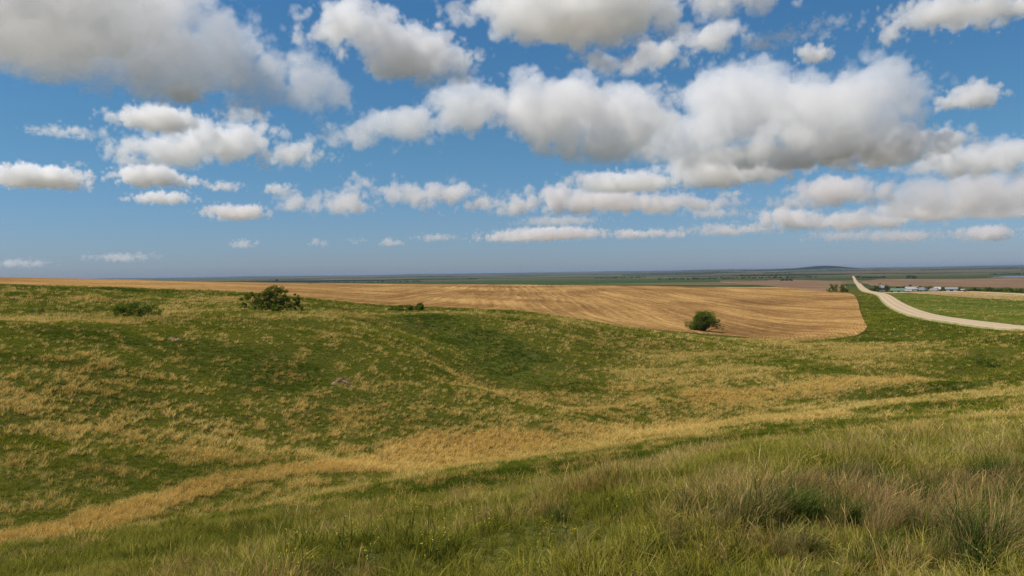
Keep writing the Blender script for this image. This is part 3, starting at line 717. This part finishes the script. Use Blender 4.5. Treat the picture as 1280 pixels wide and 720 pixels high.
for u, v, w, h, lab, m in [
    (1092, 364.8, 7, 6.5, 'small dark tree at the left end of the farmyard by the road', M_LEAFD), (1097.3, 365, 8, 11, 'tall dark tree just left of the white farmhouse', M_LEAFD),
    (1109, 364.6, 8, 9.5, 'rounded dark tree just right of the white farmhouse', M_LEAFD), (1122, 362.4, 8, 3.8, 'low dark tree behind the long green roofed shed', M_LEAFD), (1129.5, 362.2, 7, 4, 'low dark tree between green roofed shed and white roofed barn', M_LEAFD),
    (1137.5, 361.2, 4, 4.6, 'small dark tree poking above the white roofed barn', M_LEAFD), (1147.5, 363.4, 6, 4.4, 'dark tree at the right end of the white roofed barn', M_LEAFD), (1152.5, 362.2, 6, 4, 'tree behind the parked grey truck in the farmyard', M_LEAFD),
    (1159, 363.8, 8, 5.4, 'bright green tree right of the parked grey truck', M_LEAF), (1165.5, 363.6, 7, 5.6, 'bright green tree just left of the red barn', M_LEAF), (1179.5, 363.8, 6, 4.6, 'small tree between the red barn and the long machine shed', M_LEAF),
    (1197.2, 363.6, 5, 4.5, 'small tree at the right end of the long machine shed', M_LEAFD), (1200.6, 364.4, 4, 5, 'green tree left of the small white shed', M_LEAF)]:
    far_tree(u, v, w, h, lab, m)
k = 0
for u in np.arange(1212, 1300, 4.6):
    q = (u - 1212) / 88; h = 4.2 + 1.2 * math.sin(u * 1.7) + (1.6 if abs(u - 1263) < 3 else 0)
    far_tree(u, 364.6 + max(0, q - .45) * 5.5, 7, h, 'low tree of the dark shelterbelt running right from the farmyard', [M_LEAFD, M_LEAF, M_LEAFD][k % 3], group='shelterbelt trees right of the farm', n=240); k += 1
far_tree(1137, 348.6, 6.5, 5.2, 'taller left tree of the dark pair beyond the brown field', group=None, n=240)
far_tree(1143.5, 348.5, 5, 3.8, 'smaller right tree of the dark pair beyond the brown field', group=None, n=180)
far_tree(1073, 347.4, 5, 3.2, 'small dark tree where the gravel road crosses the rise', group=None, n=150)
far_tree(1104.5, 347.4, 4, 2.8, 'small dark tree at the right end of the far dark hedge', group=None, n=120)
for k, u in enumerate(np.arange(1079, 1102, 3.2)):
    far_tree(u, 347.5, 4.6, 1.7, 'low bush of the far dark hedge right of the road', cat='bush', name='hedge_bush', group='hedge bushes right of the road', n=90)
far_tree(346, 351.6, 3.4, 2.6, 'tiny dark tree on the skyline beyond the left stubble crest', group=None, n=90)

# far-off shelterbelts that read as thin dark lines
vs, fs, lv = [], [], []
r = np.random.default_rng(77)
for k in range(34):
    rad = math.exp(r.uniform(math.log(2200), math.log(12000))); az = math.radians(r.uniform(-20, 38)); L = r.uniform(80, 700) * (rad / 4000) ** .5; th = math.radians(9) + (0 if r.uniform() < .75 else math.pi / 2)
    cx, cy = rad * math.sin(az), rad * math.cos(az); nb = int(L / 7)
    for i in range(nb):
        tt = (i / nb - .5) * L; x0, y0 = cx + tt * math.cos(th) + r.normal(0, 4), cy + tt * math.sin(th) + r.normal(0, 4)
        z0 = float(height(x0, y0)); hh = r.uniform(2.5, 6)
        for q in range(7):
            c = np.array([x0, y0, z0]) + np.array([r.normal(0, 3), r.normal(0, 3), r.uniform(.1, 1) * hh])
            e1 = r.normal(0, 1, 3); e1 /= np.linalg.norm(e1); e2 = np.cross(e1, r.normal(0, 1, 3)); e2 /= np.linalg.norm(e2); s = r.uniform(1.2, 2.6)
            kk = len(vs); vs += [c - e1 * s, c - e2 * s, c + e1 * s, c + e2 * s]; fs.append((kk, kk + 1, kk + 2, kk + 3)); lv += [r.uniform()] * 4
o = mesh_obj('shelterbelts', np.array(vs), np.array(fs), M_LEAFD); add_attr(o, 'lv', lv); tag(o, kind='stuff')

# ------------------------------------------------------------------ farm buildings
def box(vs, fs, x0, x1, y0, y1, z0, z1):
    k = len(vs); vs += [(x0, y0, z0), (x1, y0, z0), (x1, y1, z0), (x0, y1, z0), (x0, y0, z1), (x1, y0, z1), (x1, y1, z1), (x0, y1, z1)]
    fs += [(k, k + 3, k + 2, k + 1), (k + 4, k + 5, k + 6, k + 7), (k, k + 1, k + 5, k + 4), (k + 1, k + 2, k + 6, k + 5), (k + 2, k + 3, k + 7, k + 6), (k + 3, k, k + 4, k + 7)]
def boxes(name, lst, mat, parent):
    vs, fs = [], []
    for b in lst: box(vs, fs, *b)
    return mesh_obj(name, vs, fs, mat, parent)
M_WHITE = simple('white_paint', (.34, .325, .30), .8, .1, .3); M_TIN = simple('pale_tin_roof', (.24, .24, .24), .6, .25, .25); M_GREY = simple('grey_tin', (.42, .43, .45), .45, .5, .2)
M_RED = simple('barn_red', (.30, .045, .035), .7, .2, .3); M_GRNR = simple('green_roof', (.13, .19, .12), .6, .3, .25); M_DARK = simple('dark_boards', (.07, .06, .055), .85, .1, .3)
M_GLASS = simple('window_glass', (.03, .04, .05), .1, .5, .1); M_DOOR = simple('door_paint', (.14, .12, .10), .7, .2, .2); M_CREAM = simple('cream_paint', (.62, .55, .40), .7, .2, .2)
M_RUBBER = simple('tyre_rubber', (.02, .02, .02), .9, .1, .2)
def gable(name, label, cat, u, v, wpx, dep, wallh, roofh, mw, mr, doors=(), windows=(), chimney=False, rz=0, group=None, ov=.35):
    p = ground_at(u, v); s = mpp(p); L = wpx * s; az = math.atan2(p[0], p[1])
    t = empty(name, tuple(p - np.array([0, 0, .15])), -az + rz); tag(t, label, cat, group)
    h = wallh * s; rh = roofh * s; x0, x1, y0, y1 = -L / 2, L / 2, 0, dep
    wv = [(x0, y0, 0), (x1, y0, 0), (x1, y1, 0), (x0, y1, 0), (x0, y0, h), (x1, y0, h), (x1, y1, h), (x0, y1, h), (x0, dep / 2, h + rh), (x1, dep / 2, h + rh)]
    mesh_obj('wall', wv, [(0, 1, 5, 4), (1, 2, 6, 9, 5), (2, 3, 7, 6), (3, 0, 4, 8, 7)], mw, t)
    sl = rh / (dep / 2); e = ov; th = .18
    rv = []
    for x in (x0 - e, x1 + e):
        for (yy, zz) in ((y0 - e, h - e * sl), (dep / 2, h + rh), (y1 + e, h - e * sl)):
            rv += [(x, yy, zz + .02), (x, yy, zz + .02 + th)]
    rf = mesh_obj('roof', rv, [(1, 7, 9, 3), (3, 9, 11, 5), (0, 2, 8, 6), (2, 4, 10, 8), (0, 6, 7, 1), (4, 5, 11, 10), (0, 1, 3, 2), (2, 3, 5, 4), (6, 8, 9, 7), (8, 10, 11, 9)], mr, t)
    if chimney:
        boxes('chimney', [(x1 * .3, x1 * .3 + .7, dep / 2 - .35, dep / 2 + .35, h + rh - .4, h + rh + .9)], M_RED, rf)
    for (c, w, hh, m) in doors:
        d = boxes('door', [(c * L - w / 2, c * L + w / 2, -.08, .05, .05, hh)], m, t)
    for (c, zc, w, hh) in windows:
        f_ = boxes('window', [(c * L - w / 2, c * L + w / 2, -.06, .05, zc - hh / 2, zc + hh / 2)], M_WHITE if mw is not M_WHITE else M_DOOR, t)
        boxes('pane', [(c * L - w / 2 + .12, c * L + w / 2 - .12, -.075, .04, zc - hh / 2 + .12, zc + hh / 2 - .12)], M_GLASS, f_)
    return t
gable('farmhouse', 'white farmhouse with grey roof between two dark trees', 'house', 1102.4, 364.2, 4.8, 7, 4.2, 2.4, M_WHITE, M_TIN, [(0, 1.0, 2.1, M_DOOR)], [(-.3, 1.7, 1, 1.2), (.3, 1.7, 1, 1.2)], True)
gable('shed', 'long low shed with green roof right of the farmhouse trees', 'shed', 1123, 365.2, 15, 10, 1.9, 2.2, M_DARK, M_GRNR, [(-.2, 3, 1.3, M_GREY), (.25, 3, 1.3, M_GREY)])
gable('barn', 'long barn with bright white roof in the farmyard middle', 'barn', 1139.4, 363.6, 12, 12, 2.0, 2.4, M_DARK, M_WHITE, [(.3, 2.6, 1.3, M_GREY)])
gable('shed', 'small cream white shed in front of the white roofed barn', 'shed', 1135.5, 365.6, 6.6, 5, 2.0, 1.0, M_CREAM, M_WHITE, [(0, 1.6, 1.2, M_DOOR)])
gable('barn', 'red barn with grey roof in the right part of the farmyard', 'barn', 1171.8, 365, 5.4, 8, 3.2, 2.2, M_RED, M_GREY, [(0, 1.8, 2, M_WHITE)], [(-.32, 1.4, .8, .8)])
gable('shed', 'tiny white lean shed against the right side of the red barn', 'shed', 1175.6, 364.8, 1.8, 3, 1.8, .7, M_WHITE, M_TIN, [(0, .8, 1, M_DOOR)])
gable('machine_shed', 'long machine shed with pale roof and open dark front', 'shed', 1189.4, 364.4, 11.5, 10, 2.6, 1.9, M_DARK, M_TIN, [(-.3, 2.2, 1.5, M_GREY), (.3, 2.2, 1.5, M_GREY)])
gable('shed', 'small square white shed beside a small red one', 'shed', 1203.5, 365, 3.2, 4, 2.4, .8, M_WHITE, M_WHITE, [(0, .9, 1.4, M_DOOR)])
gable('shed', 'small dark red shed at the start of the shelterbelt', 'shed', 1207.1, 365.2, 3, 4, 1.9, 1.0, M_RED, M_DARK, [(0, .9, 1.2, M_DOOR)])
def truck(u, v, label, body, cabm, rz, name, cat):
    p = ground_at(u, v); az = math.atan2(p[0], p[1]); t = empty(name, tuple(p + np.array([0, 0, .2])), -az + rz); tag(t, label, cat, None)
    boxes('box_body', [(-2.6, 1.0, -1.15, 1.15, .9, 2.9), (-2.6, 2.9, -.5, .5, .6, .88)], body, t)
    c = mesh_obj('cab', [(1.15, -1.1, .7), (3.1, -1.1, .7), (3.1, 1.1, .7), (1.15, 1.1, .7), (1.15, -1.1, 2.4), (2.1, -1.05, 2.4), (2.1, 1.05, 2.4), (1.15, 1.1, 2.4), (3.1, -1.1, 1.55), (3.1, 1.1, 1.55), (2.5, -1.1, 1.6), (2.5, 1.1, 1.6)],
                 [(0, 1, 8, 10, 5, 4), (3, 7, 6, 11, 9, 2), (1, 2, 9, 8), (8, 9, 11, 10), (10, 11, 6, 5), (4, 5, 6, 7), (0, 4, 7, 3)], cabm, t)
    mesh_obj('windscreen', [(2.46, -.95, 1.7), (2.46, .95, 1.7), (2.16, .9, 2.32), (2.16, -.9, 2.32)], [(0, 1, 2, 3)], M_GLASS, c).location.x = .03
    for x in (-1.7, 2.3):
        for y in (-1.0, 1.0):
            vs, fs = [], []; n = 14
            for yy in (-.16, .16):
                for q in range(n): vs.append((x + .5 * math.cos(2 * math.pi * q / n), y + yy, .5 + .5 * math.sin(2 * math.pi * q / n)))
            fs = [(q, (q + 1) % n, n + (q + 1) % n, n + q) for q in range(n)] + [tuple(range(n)), tuple(range(n, 2 * n))]
            mesh_obj('wheel', vs, fs, M_RUBBER, t)
truck(1153.6, 364.6, 'grey blue farm truck parked between barn and bright green tree', M_GREY, simple('truck_blue', (.16, .22, .30), .4, .5), .1, 'farm_truck', 'truck')
truck(1167.3, 365.2, 'small white farm truck parked just left of the red barn', M_WHITE, M_WHITE, 2.9, 'farm_truck', 'truck')

# bare earth mounds on the hillside
def mound(u, v, wpx, hpx, label, seed):
    p = ground_at(u, v); s = mpp(p); r = np.random.default_rng(seed); n, m = 26, 12; vs, fs = [], []
    for j in range(m + 1):
        q = j / m
        for i in range(n):
            a = 2 * math.pi * i / n; rad = wpx * s * .5 * q * (1 + .25 * math.sin(a * 3 + seed) + .12 * r.normal())
            x, y = rad * math.cos(a), rad * .7 * math.sin(a)
            z = float(height(p[0] + x, p[1] + y)) - p[2] + hpx * s * (1 - q ** 1.6) * (.55 + .45 * math.cos(a * 2 + seed) * q) + r.normal() * .05 * (1 - q) - .12 * q
            vs.append((x, y, z))
    for j in range(m):
        for i in range(n): a = j * n + i; b = j * n + (i + 1) % n; fs.append((a, b, b + n, a + n))
    t = NT('bare_earth'); q = t.noise(t.pos(), 2.2, 6, .65); c = t.ramp(q, [(.38, (.07, .055, .022)), (.5, (.17, .11, .055)), (.62, (.34, .23, .12)), (.72, (.45, .34, .2))])
    o = mesh_obj('earth_mound', vs, fs, t.done(t.principled(c, .95, .05, t.bump(q, .9, .3))), smooth=True); o.location = tuple(p)
    tag(o, label, 'earth mound', None)
mound(427, 479, 34, 11, 'crumbling bare earth mound with pale lumps on the hillside grass', 3)
mound(219, 425, 22, 5, 'small flat patch of bare brown earth under the shelf crest', 6)

# ------------------------------------------------------------------ clouds
def cloud_mat(name, dens, col=(1, 1, 1)):
    m = bpy.data.materials.new(name); m.use_nodes = True; n = m.node_tree.nodes; n.clear()
    out = n.new('ShaderNodeOutputMaterial'); pv = n.new('ShaderNodeVolumePrincipled')
    pv.inputs['Color'].default_value = (*col, 1); pv.inputs['Density'].default_value = dens; pv.inputs['Anisotropy'].default_value = .25
    m.node_tree.links.new(pv.outputs[0], out.inputs['Volume']); return m
BASE = 950.0
def cloud(label, lobes, seed, dens=1.0, vox=1.9, ragged=1.0, vbase=None, deep=.75):
    """lobes: ellipses as sighted (u, v, ru, rv); the distance follows from the common height of the cloud bases"""
    L = np.array(lobes, float)
    if L[:, 1].mean() > 205: L[:, 2:] *= 1.15
    u0, u1 = (L[:, 0] - L[:, 2]).min(), (L[:, 0] + L[:, 2]).max(); v0, v1 = (L[:, 1] - L[:, 3]).min(), (L[:, 1] + L[:, 3]).max()
    vb = vbase if vbase is not None else v1
    uc, vc = (u0 + u1) / 2, (v0 + v1) / 2
    az, tb = pix_dir(uc, vb); D = min(BASE / max(tb, .02), 30000.0)
    _, tc = pix_dir(uc, vc); zc = EYE + D * tc
    S = math.hypot(D, zc) / F
    ext = 1.22
    size = ((u1 - u0) / 2 * S * ext, 0, (v1 - v0) / 2 * S * ext * 1.1)
    ws = [(l[2] * S) for l in L]; dep = min(max(ws) * deep, 1.2 * size[0])
    dep = max(dep, size[2] * .8)
    size = (size[0], dep * 1.35, size[2])
    vx = vox * S; res = [int(max(12, min(400, 2 * s / q))) for s, q in zip(size, (vx, vx * 2.3, vx))]
    g = bpy.data.node_groups.new('cloud', 'GeometryNodeTree'); g.interface.new_socket('Geometry', in_out='OUTPUT', socket_type='NodeSocketGeometry')
    N, K = g.nodes, g.links
    def nd(t, **k):
        x = N.new(t)
        for a, b in k.items(): setattr(x, a, b)
        return x
    def M(op, a, b=None, c=None, clamp=False):
        x = nd('ShaderNodeMath', operation=op, use_clamp=clamp)
        for i, v in enumerate((a, b, c)):
            if v is None: continue
            if isinstance(v, (int, float)): x.inputs[i].default_value = float(v)
            else: K.new(v, x.inputs[i])
        return x.outputs[0]
    pos = nd('GeometryNodeInputPosition').outputs[0]
    r = np.random.default_rng(seed); acc = None; hmin = 1e9
    for l in L:
        c = ((l[0] - uc) * S, r.uniform(-.15, .15) * dep, (vc - l[1]) * S); rad = (l[2] * S, max(min(l[2] * S * deep, dep), l[3] * S * .7), l[3] * S); hmin = min(hmin, rad[2])
        s = nd('ShaderNodeVectorMath', operation='SUBTRACT'); K.new(pos, s.inputs[0]); s.inputs[1].default_value = c
        dv = nd('ShaderNodeVectorMath', operation='DIVIDE'); K.new(s.outputs[0], dv.inputs[0]); dv.inputs[1].default_value = rad
        ln = nd('ShaderNodeVectorMath', operation='LENGTH'); K.new(dv.outputs[0], ln.inputs[0])
        v = M('MULTIPLY', M('SUBTRACT', 1.0, ln.outputs['Value']), min(rad) / S); acc = v if acc is None else M('SMOOTH_MAX', acc, v, 7.0)
    hs = size[2] / 1.34
    def noise(freq, det, rough, w):
        sv = nd('ShaderNodeVectorMath', operation='SCALE'); K.new(pos, sv.inputs[0]); sv.inputs['Scale'].default_value = freq
        nz = nd('ShaderNodeTexNoise', noise_dimensions='4D'); K.new(sv.outputs[0], nz.inputs['Vector']); nz.inputs['W'].default_value = w
        nz.inputs['Scale'].default_value = 1; nz.inputs['Detail'].default_value = det; nz.inputs['Roughness'].default_value = rough; nz.inputs['Distortion'].default_value = .25
        return M('SUBTRACT', nz.outputs[0], .5)
    hp = hs / S                                   # half height in sighted pixels
    w1 = float(np.clip(1.3 * hp, 12, 66)); w2 = float(np.clip(.62 * hp, 7, 27))
    n1 = noise(1 / (S * w1), 2, .5, seed * 3.7); n2 = noise(1 / (S * w2), 5, .58, seed * 5.1 + 2); n3 = noise(1 / (S * w2 * .5), 6, .68, seed * 2.3 + 5)
    sv = nd('ShaderNodeVectorMath', operation='SCALE'); K.new(pos, sv.inputs[0]); sv.inputs['Scale'].default_value = 1 / (S * w2 * 1.25)
    wv = nd('ShaderNodeVectorMath', operation='ADD'); K.new(sv.outputs[0], wv.inputs[0]); K.new(M('ADD', M('MULTIPLY', n2, .9), seed * 3.3), wv.inputs[1])
    vo_ = nd('ShaderNodeTexVoronoi', voronoi_dimensions='3D', feature='F1'); K.new(wv.outputs[0], vo_.inputs['Vector'])
    vo_.inputs['Scale'].default_value = 1; vo_.inputs['Detail'].default_value = 2; vo_.inputs['Roughness'].default_value = .55; vo_.inputs['Lacunarity'].default_value = 2.3
    puff = M('SUBTRACT', .62, vo_.outputs['Distance'])          # rounded heads, creases between them
    sh = M('ADD', acc, M('ADD', M('MULTIPLY', n1, w1 * 1.05 * ragged), M('ADD', M('MULTIPLY', puff, w2 * 1.15), M('MULTIPLY', n3, w2 * 1.25 * ragged))))
    de = M('MULTIPLY', sh, 1 / float(np.clip(hp * .14, 1.6, 4.0)), clamp=True)
    sx = nd('ShaderNodeSeparateXYZ'); K.new(pos, sx.inputs[0])
    ba = nd('ShaderNodeMapRange', interpolation_type='SMOOTHSTEP'); K.new(sx.outputs[2], ba.inputs[0]); ba.inputs[1].default_value = -hs * 1.0; ba.inputs[2].default_value = -hs * .62
    de = M('MULTIPLY', de, ba.outputs[0])
    # nothing may reach the walls of the grid
    for i in (0, 1, 2):
        ab = M('ABSOLUTE', sx.outputs[i]); mr = nd('ShaderNodeMapRange'); K.new(ab, mr.inputs[0]); mr.inputs[1].default_value = size[i]; mr.inputs[2].default_value = size[i] * .88
        de = M('MULTIPLY', de, mr.outputs[0])
    vc_ = nd('GeometryNodeVolumeCube'); K.new(de, vc_.inputs['Density']); vc_.inputs['Min'].default_value = tuple(-s for s in size); vc_.inputs['Max'].default_value = size
    for i, a in enumerate('XYZ'): vc_.inputs['Resolution ' + a].default_value = res[i]
    mat = cloud_mat('cloud_vapour', dens / (S * float(np.clip(hp * .46, 6, 18))), (1, .982, .966) if D < 12000 else (1, .96, .935))  # far clouds: hazy warmth of distance painted into the vapour colour
    sm = nd('GeometryNodeSetMaterial'); K.new(vc_.outputs[0], sm.inputs[0]); sm.inputs['Material'].default_value = mat
    o_ = nd('NodeGroupOutput'); K.new(sm.outputs[0], o_.inputs[0])
    vo = bpy.data.volumes.new('cloud'); vo.materials.append(mat); ob = bpy.data.objects.new('cloud', vo); COL.objects.link(ob)
    ob.location = (D * math.sin(az), D * math.cos(az), zc); ob.rotation_euler = (0, 0, -az)
    m = ob.modifiers.new('vapour', 'NODES'); m.node_group = g
    tag(ob, label, 'cloud', 'cumulus clouds in the blue sky'); return ob

CL = [
 ('largest grey bellied cloud filling the top left corner', [(60, 15, 200, 80), (-60, 30, 150, 70), (200, 50, 110, 58), (335, 75, 60, 50), (365, 128, 28, 16), (250, 20, 60, 40), (275, 70, 60, 42)], {'vbase': 112, 'dens': .4}),
 ('lone bright oval cloud right of the top left corner cloud', [(455, 38, 66, 36), (520, 62, 76, 38), (420, 28, 36, 24), (560, 90, 34, 16)], {}),
 ('dark grey cloud cut by the top edge at the middle', [(730, -4, 135, 56), (645, -10, 80, 32), (910, -10, 90, 30)], {'dens': .8, 'vbase': 58}),
 ('ragged bright cloud just under the dark top edge cloud', [(880, 52, 52, 24), (770, 72, 52, 17), (830, 66, 50, 18)], {'ragged': 1.25, 'dens': .8}),
 ('broad bright cloud reaching from the sky middle leftwards', [(700, 140, 110, 50), (600, 135, 75, 38), (520, 150, 70, 26), (450, 165, 40, 24), (740, 185, 80, 24), (780, 150, 70, 40)], {'dens': .75}),
 ('tallest white topped cloud with grey middle, right of centre', [(930, 130, 95, 58), (1020, 145, 100, 58), (1090, 135, 50, 42), (850, 158, 66, 44), (960, 185, 130, 26)], {'dens': .58}),
 ('bright layered cloud under the right end of the tallest cloud', [(1090, 185, 95, 24), (1000, 195, 80, 18), (1150, 188, 40, 14)], {}),
 ('squat grey based cloud under the tallest cloud', [(915, 212, 72, 24), (880, 208, 44, 20), (960, 215, 34, 16)], {}),
 ('thin bright cloud cut by the top right corner', [(1215, 8, 85, 18), (1145, 22, 26, 12), (1290, 5, 60, 20)], {}),
 ('small lone white puff high on the right', [(1215, 121, 34, 18), (1200, 127, 24, 10)], {}),
 ('tiny puff above the tallest cloud', [(1018, 67, 25, 12)], {'dens': .7, 'ragged': 1.2}),
 ('faint wisps beside the tiny puff above the tallest cloud', [(990, 45, 40, 9), (950, 50, 24, 8), (1040, 36, 24, 7)], {'dens': .3, 'ragged': 1.4}),
 ('long pale cloud leaving the right edge at mid height', [(1230, 195, 80, 20), (1300, 200, 60, 24), (1180, 200, 40, 12)], {'dens': .8}),
 ('hazy cloud bank under the long pale right edge cloud', [(1230, 240, 90, 24), (1160, 240, 40, 14), (1290, 235, 50, 26)], {'dens': .55}),
 ('wide flat based cloud in the left half of the sky', [(280, 178, 75, 26), (220, 192, 70, 22), (350, 193, 62, 18), (405, 200, 20, 9)], {}),
 ('oval cloud resting above the wide left cloud', [(200, 148, 48, 17), (165, 150, 28, 9)], {'dens': .8}),
 ('flat white cloud under the left end of the wide left cloud', [(190, 221, 38, 13), (232, 226, 20, 7)], {}),
 ('ragged scrap hanging under the top left corner cloud', [(226, 116, 28, 13)], {'dens': .6, 'ragged': 1.3}),
 ('faint wisp right of the oval left cloud', [(305, 146, 34, 9)], {'dens': .3, 'ragged': 1.4}),
 ('flat bottomed white cloud at the left edge of the sky', [(45, 222, 52, 12), (75, 228, 24, 7)], {}),
 ('thin streak of cloud high near the left edge', [(80, 164, 38, 6)], {'dens': .5}),
 ('small flat cloud low under the wide left cloud', [(202, 248, 34, 7)], {}),
 ('small puff left of the smaller of two low left puffs', [(281, 234, 20, 6)], {'dens': .7}),
 ('smaller round topped puff right of the low flat cloud', [(348, 237, 19, 7)], {}),
 ('flat pinkish cloud below the two small left puffs', [(295, 266, 38, 9)], {'dens': .8}),
 ('tiny low puff nearest the left horizon', [(303, 305, 16, 5)], {'dens': .7}),
 ('broken cloud with bright peak left of the sky middle', [(480, 236, 46, 14), (420, 252, 56, 14), (540, 244, 60, 14), (590, 252, 50, 10), (552, 270, 14, 5)], {'dens': .8, 'ragged': 1.15}),
 ('long low cloud with a bright knob at the sky middle', [(692, 243, 34, 15), (760, 254, 80, 14), (840, 258, 60, 11), (650, 256, 44, 10)], {'dens': .9}),
 ('flat cloud tucked behind the long low middle cloud', [(785, 229, 66, 13), (745, 222, 34, 8)], {'dens': .7}),
 ('thin pinkish cloud left of two lowest middle clouds', [(690, 292, 66, 8), (640, 296, 40, 6)], {'dens': .8}),
 ('thin pinkish cloud right of two lowest middle clouds', [(790, 292, 28, 6), (832, 293, 28, 5)], {'dens': .8}),
 ('rounded hazy cloud below the squat grey based cloud', [(1040, 238, 52, 18), (1080, 246, 40, 12), (1000, 248, 30, 10)], {'dens': .7}),
 ('long low pink topped cloud near the right horizon', [(985, 272, 40, 13), (1060, 278, 80, 9), (1105, 270, 32, 11), (920, 284, 50, 7)], {'dens': .8}),
 ('small isolated low puff at the far right', [(1231, 292, 30, 9)], {'dens': .7}),
 ('tiny low puff, first in the row left of middle', [(447, 302, 12, 4)], {'dens': .6}), ('tiny low puff, second in the row left of middle', [(490, 303, 16, 5)], {'dens': .6}),
 ('low faint scrap nearest the left edge of the horizon', [(20, 329, 30, 5)], {'dens': .3}), ('low faint scrap above the left stubble horizon', [(150, 322, 34, 5)], {'dens': .3}),
 ('tiny low puff left of the low puff row', [(398, 304, 13, 5)], {'dens': .6}), ('faint small scrap beside the left flat bottomed cloud', [(91, 203, 14, 5)], {'dens': .35}),
 ('hazy low bank left of the small isolated far right puff', [(1120, 296, 44, 7), (1060, 294, 40, 6)], {'dens': .4}), ('hazy layered cloud over the right horizon', [(1180, 262, 60, 9), (1250, 266, 50, 8)], {'dens': .45, 'ragged': 1.2}),
 ('faint flat scrap under the long low middle cloud', [(890, 270, 36, 6), (700, 274, 50, 6)], {'dens': .4, 'ragged': 1.2}), ('small bright scrap below the squat grey based cloud', [(915, 243, 18, 5)], {'dens': .5}),
 ('thin low hazy scrap under the broken middle cloud', [(545, 297, 30, 5)], {'dens': .4}),
]
for i, (lab, lobes, kw) in enumerate(CL):
    cloud(lab, lobes, 11 + i, **kw)

# ------------------------------------------------------------------ light, sky, air
w = bpy.data.worlds.new('World'); sc.world = w; w.use_nodes = True
nt = w.node_tree; bg = nt.nodes['Background']
sky = nt.nodes.new('ShaderNodeTexSky'); sky.sky_type = 'NISHITA'; sky.sun_disc = False
sky.sun_elevation = SUN_EL; sky.sun_rotation = SUN_AZ; sky.altitude = 300; sky.air_density = 1.0; sky.dust_density = .4; sky.ozone_density = 2.0
tc = nt.nodes.new('ShaderNodeTexCoord'); sxyz = nt.nodes.new('ShaderNodeSeparateXYZ'); nt.links.new(tc.outputs['Generated'], sxyz.inputs[0])
rp = nt.nodes.new('ShaderNodeValToRGB'); nt.links.new(sxyz.outputs[2], rp.inputs[0])
els = [(0.0, (.43, .54, .86)), (.06, (.43, .60, .85)), (.16, (.40, .67, .82)), (.40, (.36, .76, .98)), (1.0, (.55, .82, 1.0))]
while len(rp.color_ramp.elements) < len(els): rp.color_ramp.elements.new(.5)
for e, (p_, c_) in zip(rp.color_ramp.elements, els): e.position = p_; e.color = (*c_, 1)
mxs = nt.nodes.new('ShaderNodeMix'); mxs.data_type = 'RGBA'; mxs.blend_type = 'MULTIPLY'; mxs.inputs[0].default_value = 1
nt.links.new(sky.outputs[0], mxs.inputs[6]); nt.links.new(rp.outputs[0], mxs.inputs[7])
nt.links.new(mxs.outputs[2], bg.inputs[0]); bg.inputs[1].default_value = .094
sd = bpy.data.lights.new('sun', 'SUN'); sd.energy = 5.0; sd.angle = math.radians(.5); sd.color = (1, .95, .86)
so = bpy.data.objects.new('sun', sd); COL.objects.link(so)
dv = Vector((math.sin(SUN_AZ) * math.cos(SUN_EL), math.cos(SUN_AZ) * math.cos(SUN_EL), math.sin(SUN_EL)))
so.rotation_euler = dv.to_track_quat('Z', 'Y').to_euler()
hz = bpy.data.materials.new('haze'); hz.use_nodes = True; n = hz.node_tree.nodes; n.clear(); out = n.new('ShaderNodeOutputMaterial'); pv = n.new('ShaderNodeVolumePrincipled')
pv.inputs['Color'].default_value = (.38, .50, .72, 1); pv.inputs['Density'].default_value = 4e-5; hz.node_tree.links.new(pv.outputs[0], out.inputs['Volume'])
vs, fs = [], []; box(vs, fs, -33500, 33500, -33500, 33500, float(H.min()) - 1, max(float(H.max()), 8) + 6)
tag(mesh_obj('haze', vs, fs, hz), kind='stuff')

cy = sc.cycles
cy.max_bounces = 12; cy.diffuse_bounces = 3; cy.glossy_bounces = 2; cy.transmission_bounces = 3; cy.volume_bounces = 10; cy.transparent_max_bounces = 8
cy.use_adaptive_sampling = True; cy.adaptive_threshold = .01; cy.use_denoising = True; cy.denoising_prefilter = 'FAST'; cy.volume_step_rate = 1.4; cy.volume_max_steps = 256
cy.caustics_reflective = False; cy.caustics_refractive = False
vs_ = sc.view_settings; vs_.view_transform = 'Standard'; vs_.look = 'None'; vs_.gamma = 1; vs_.use_curve_mapping = False; vs_.exposure = .1
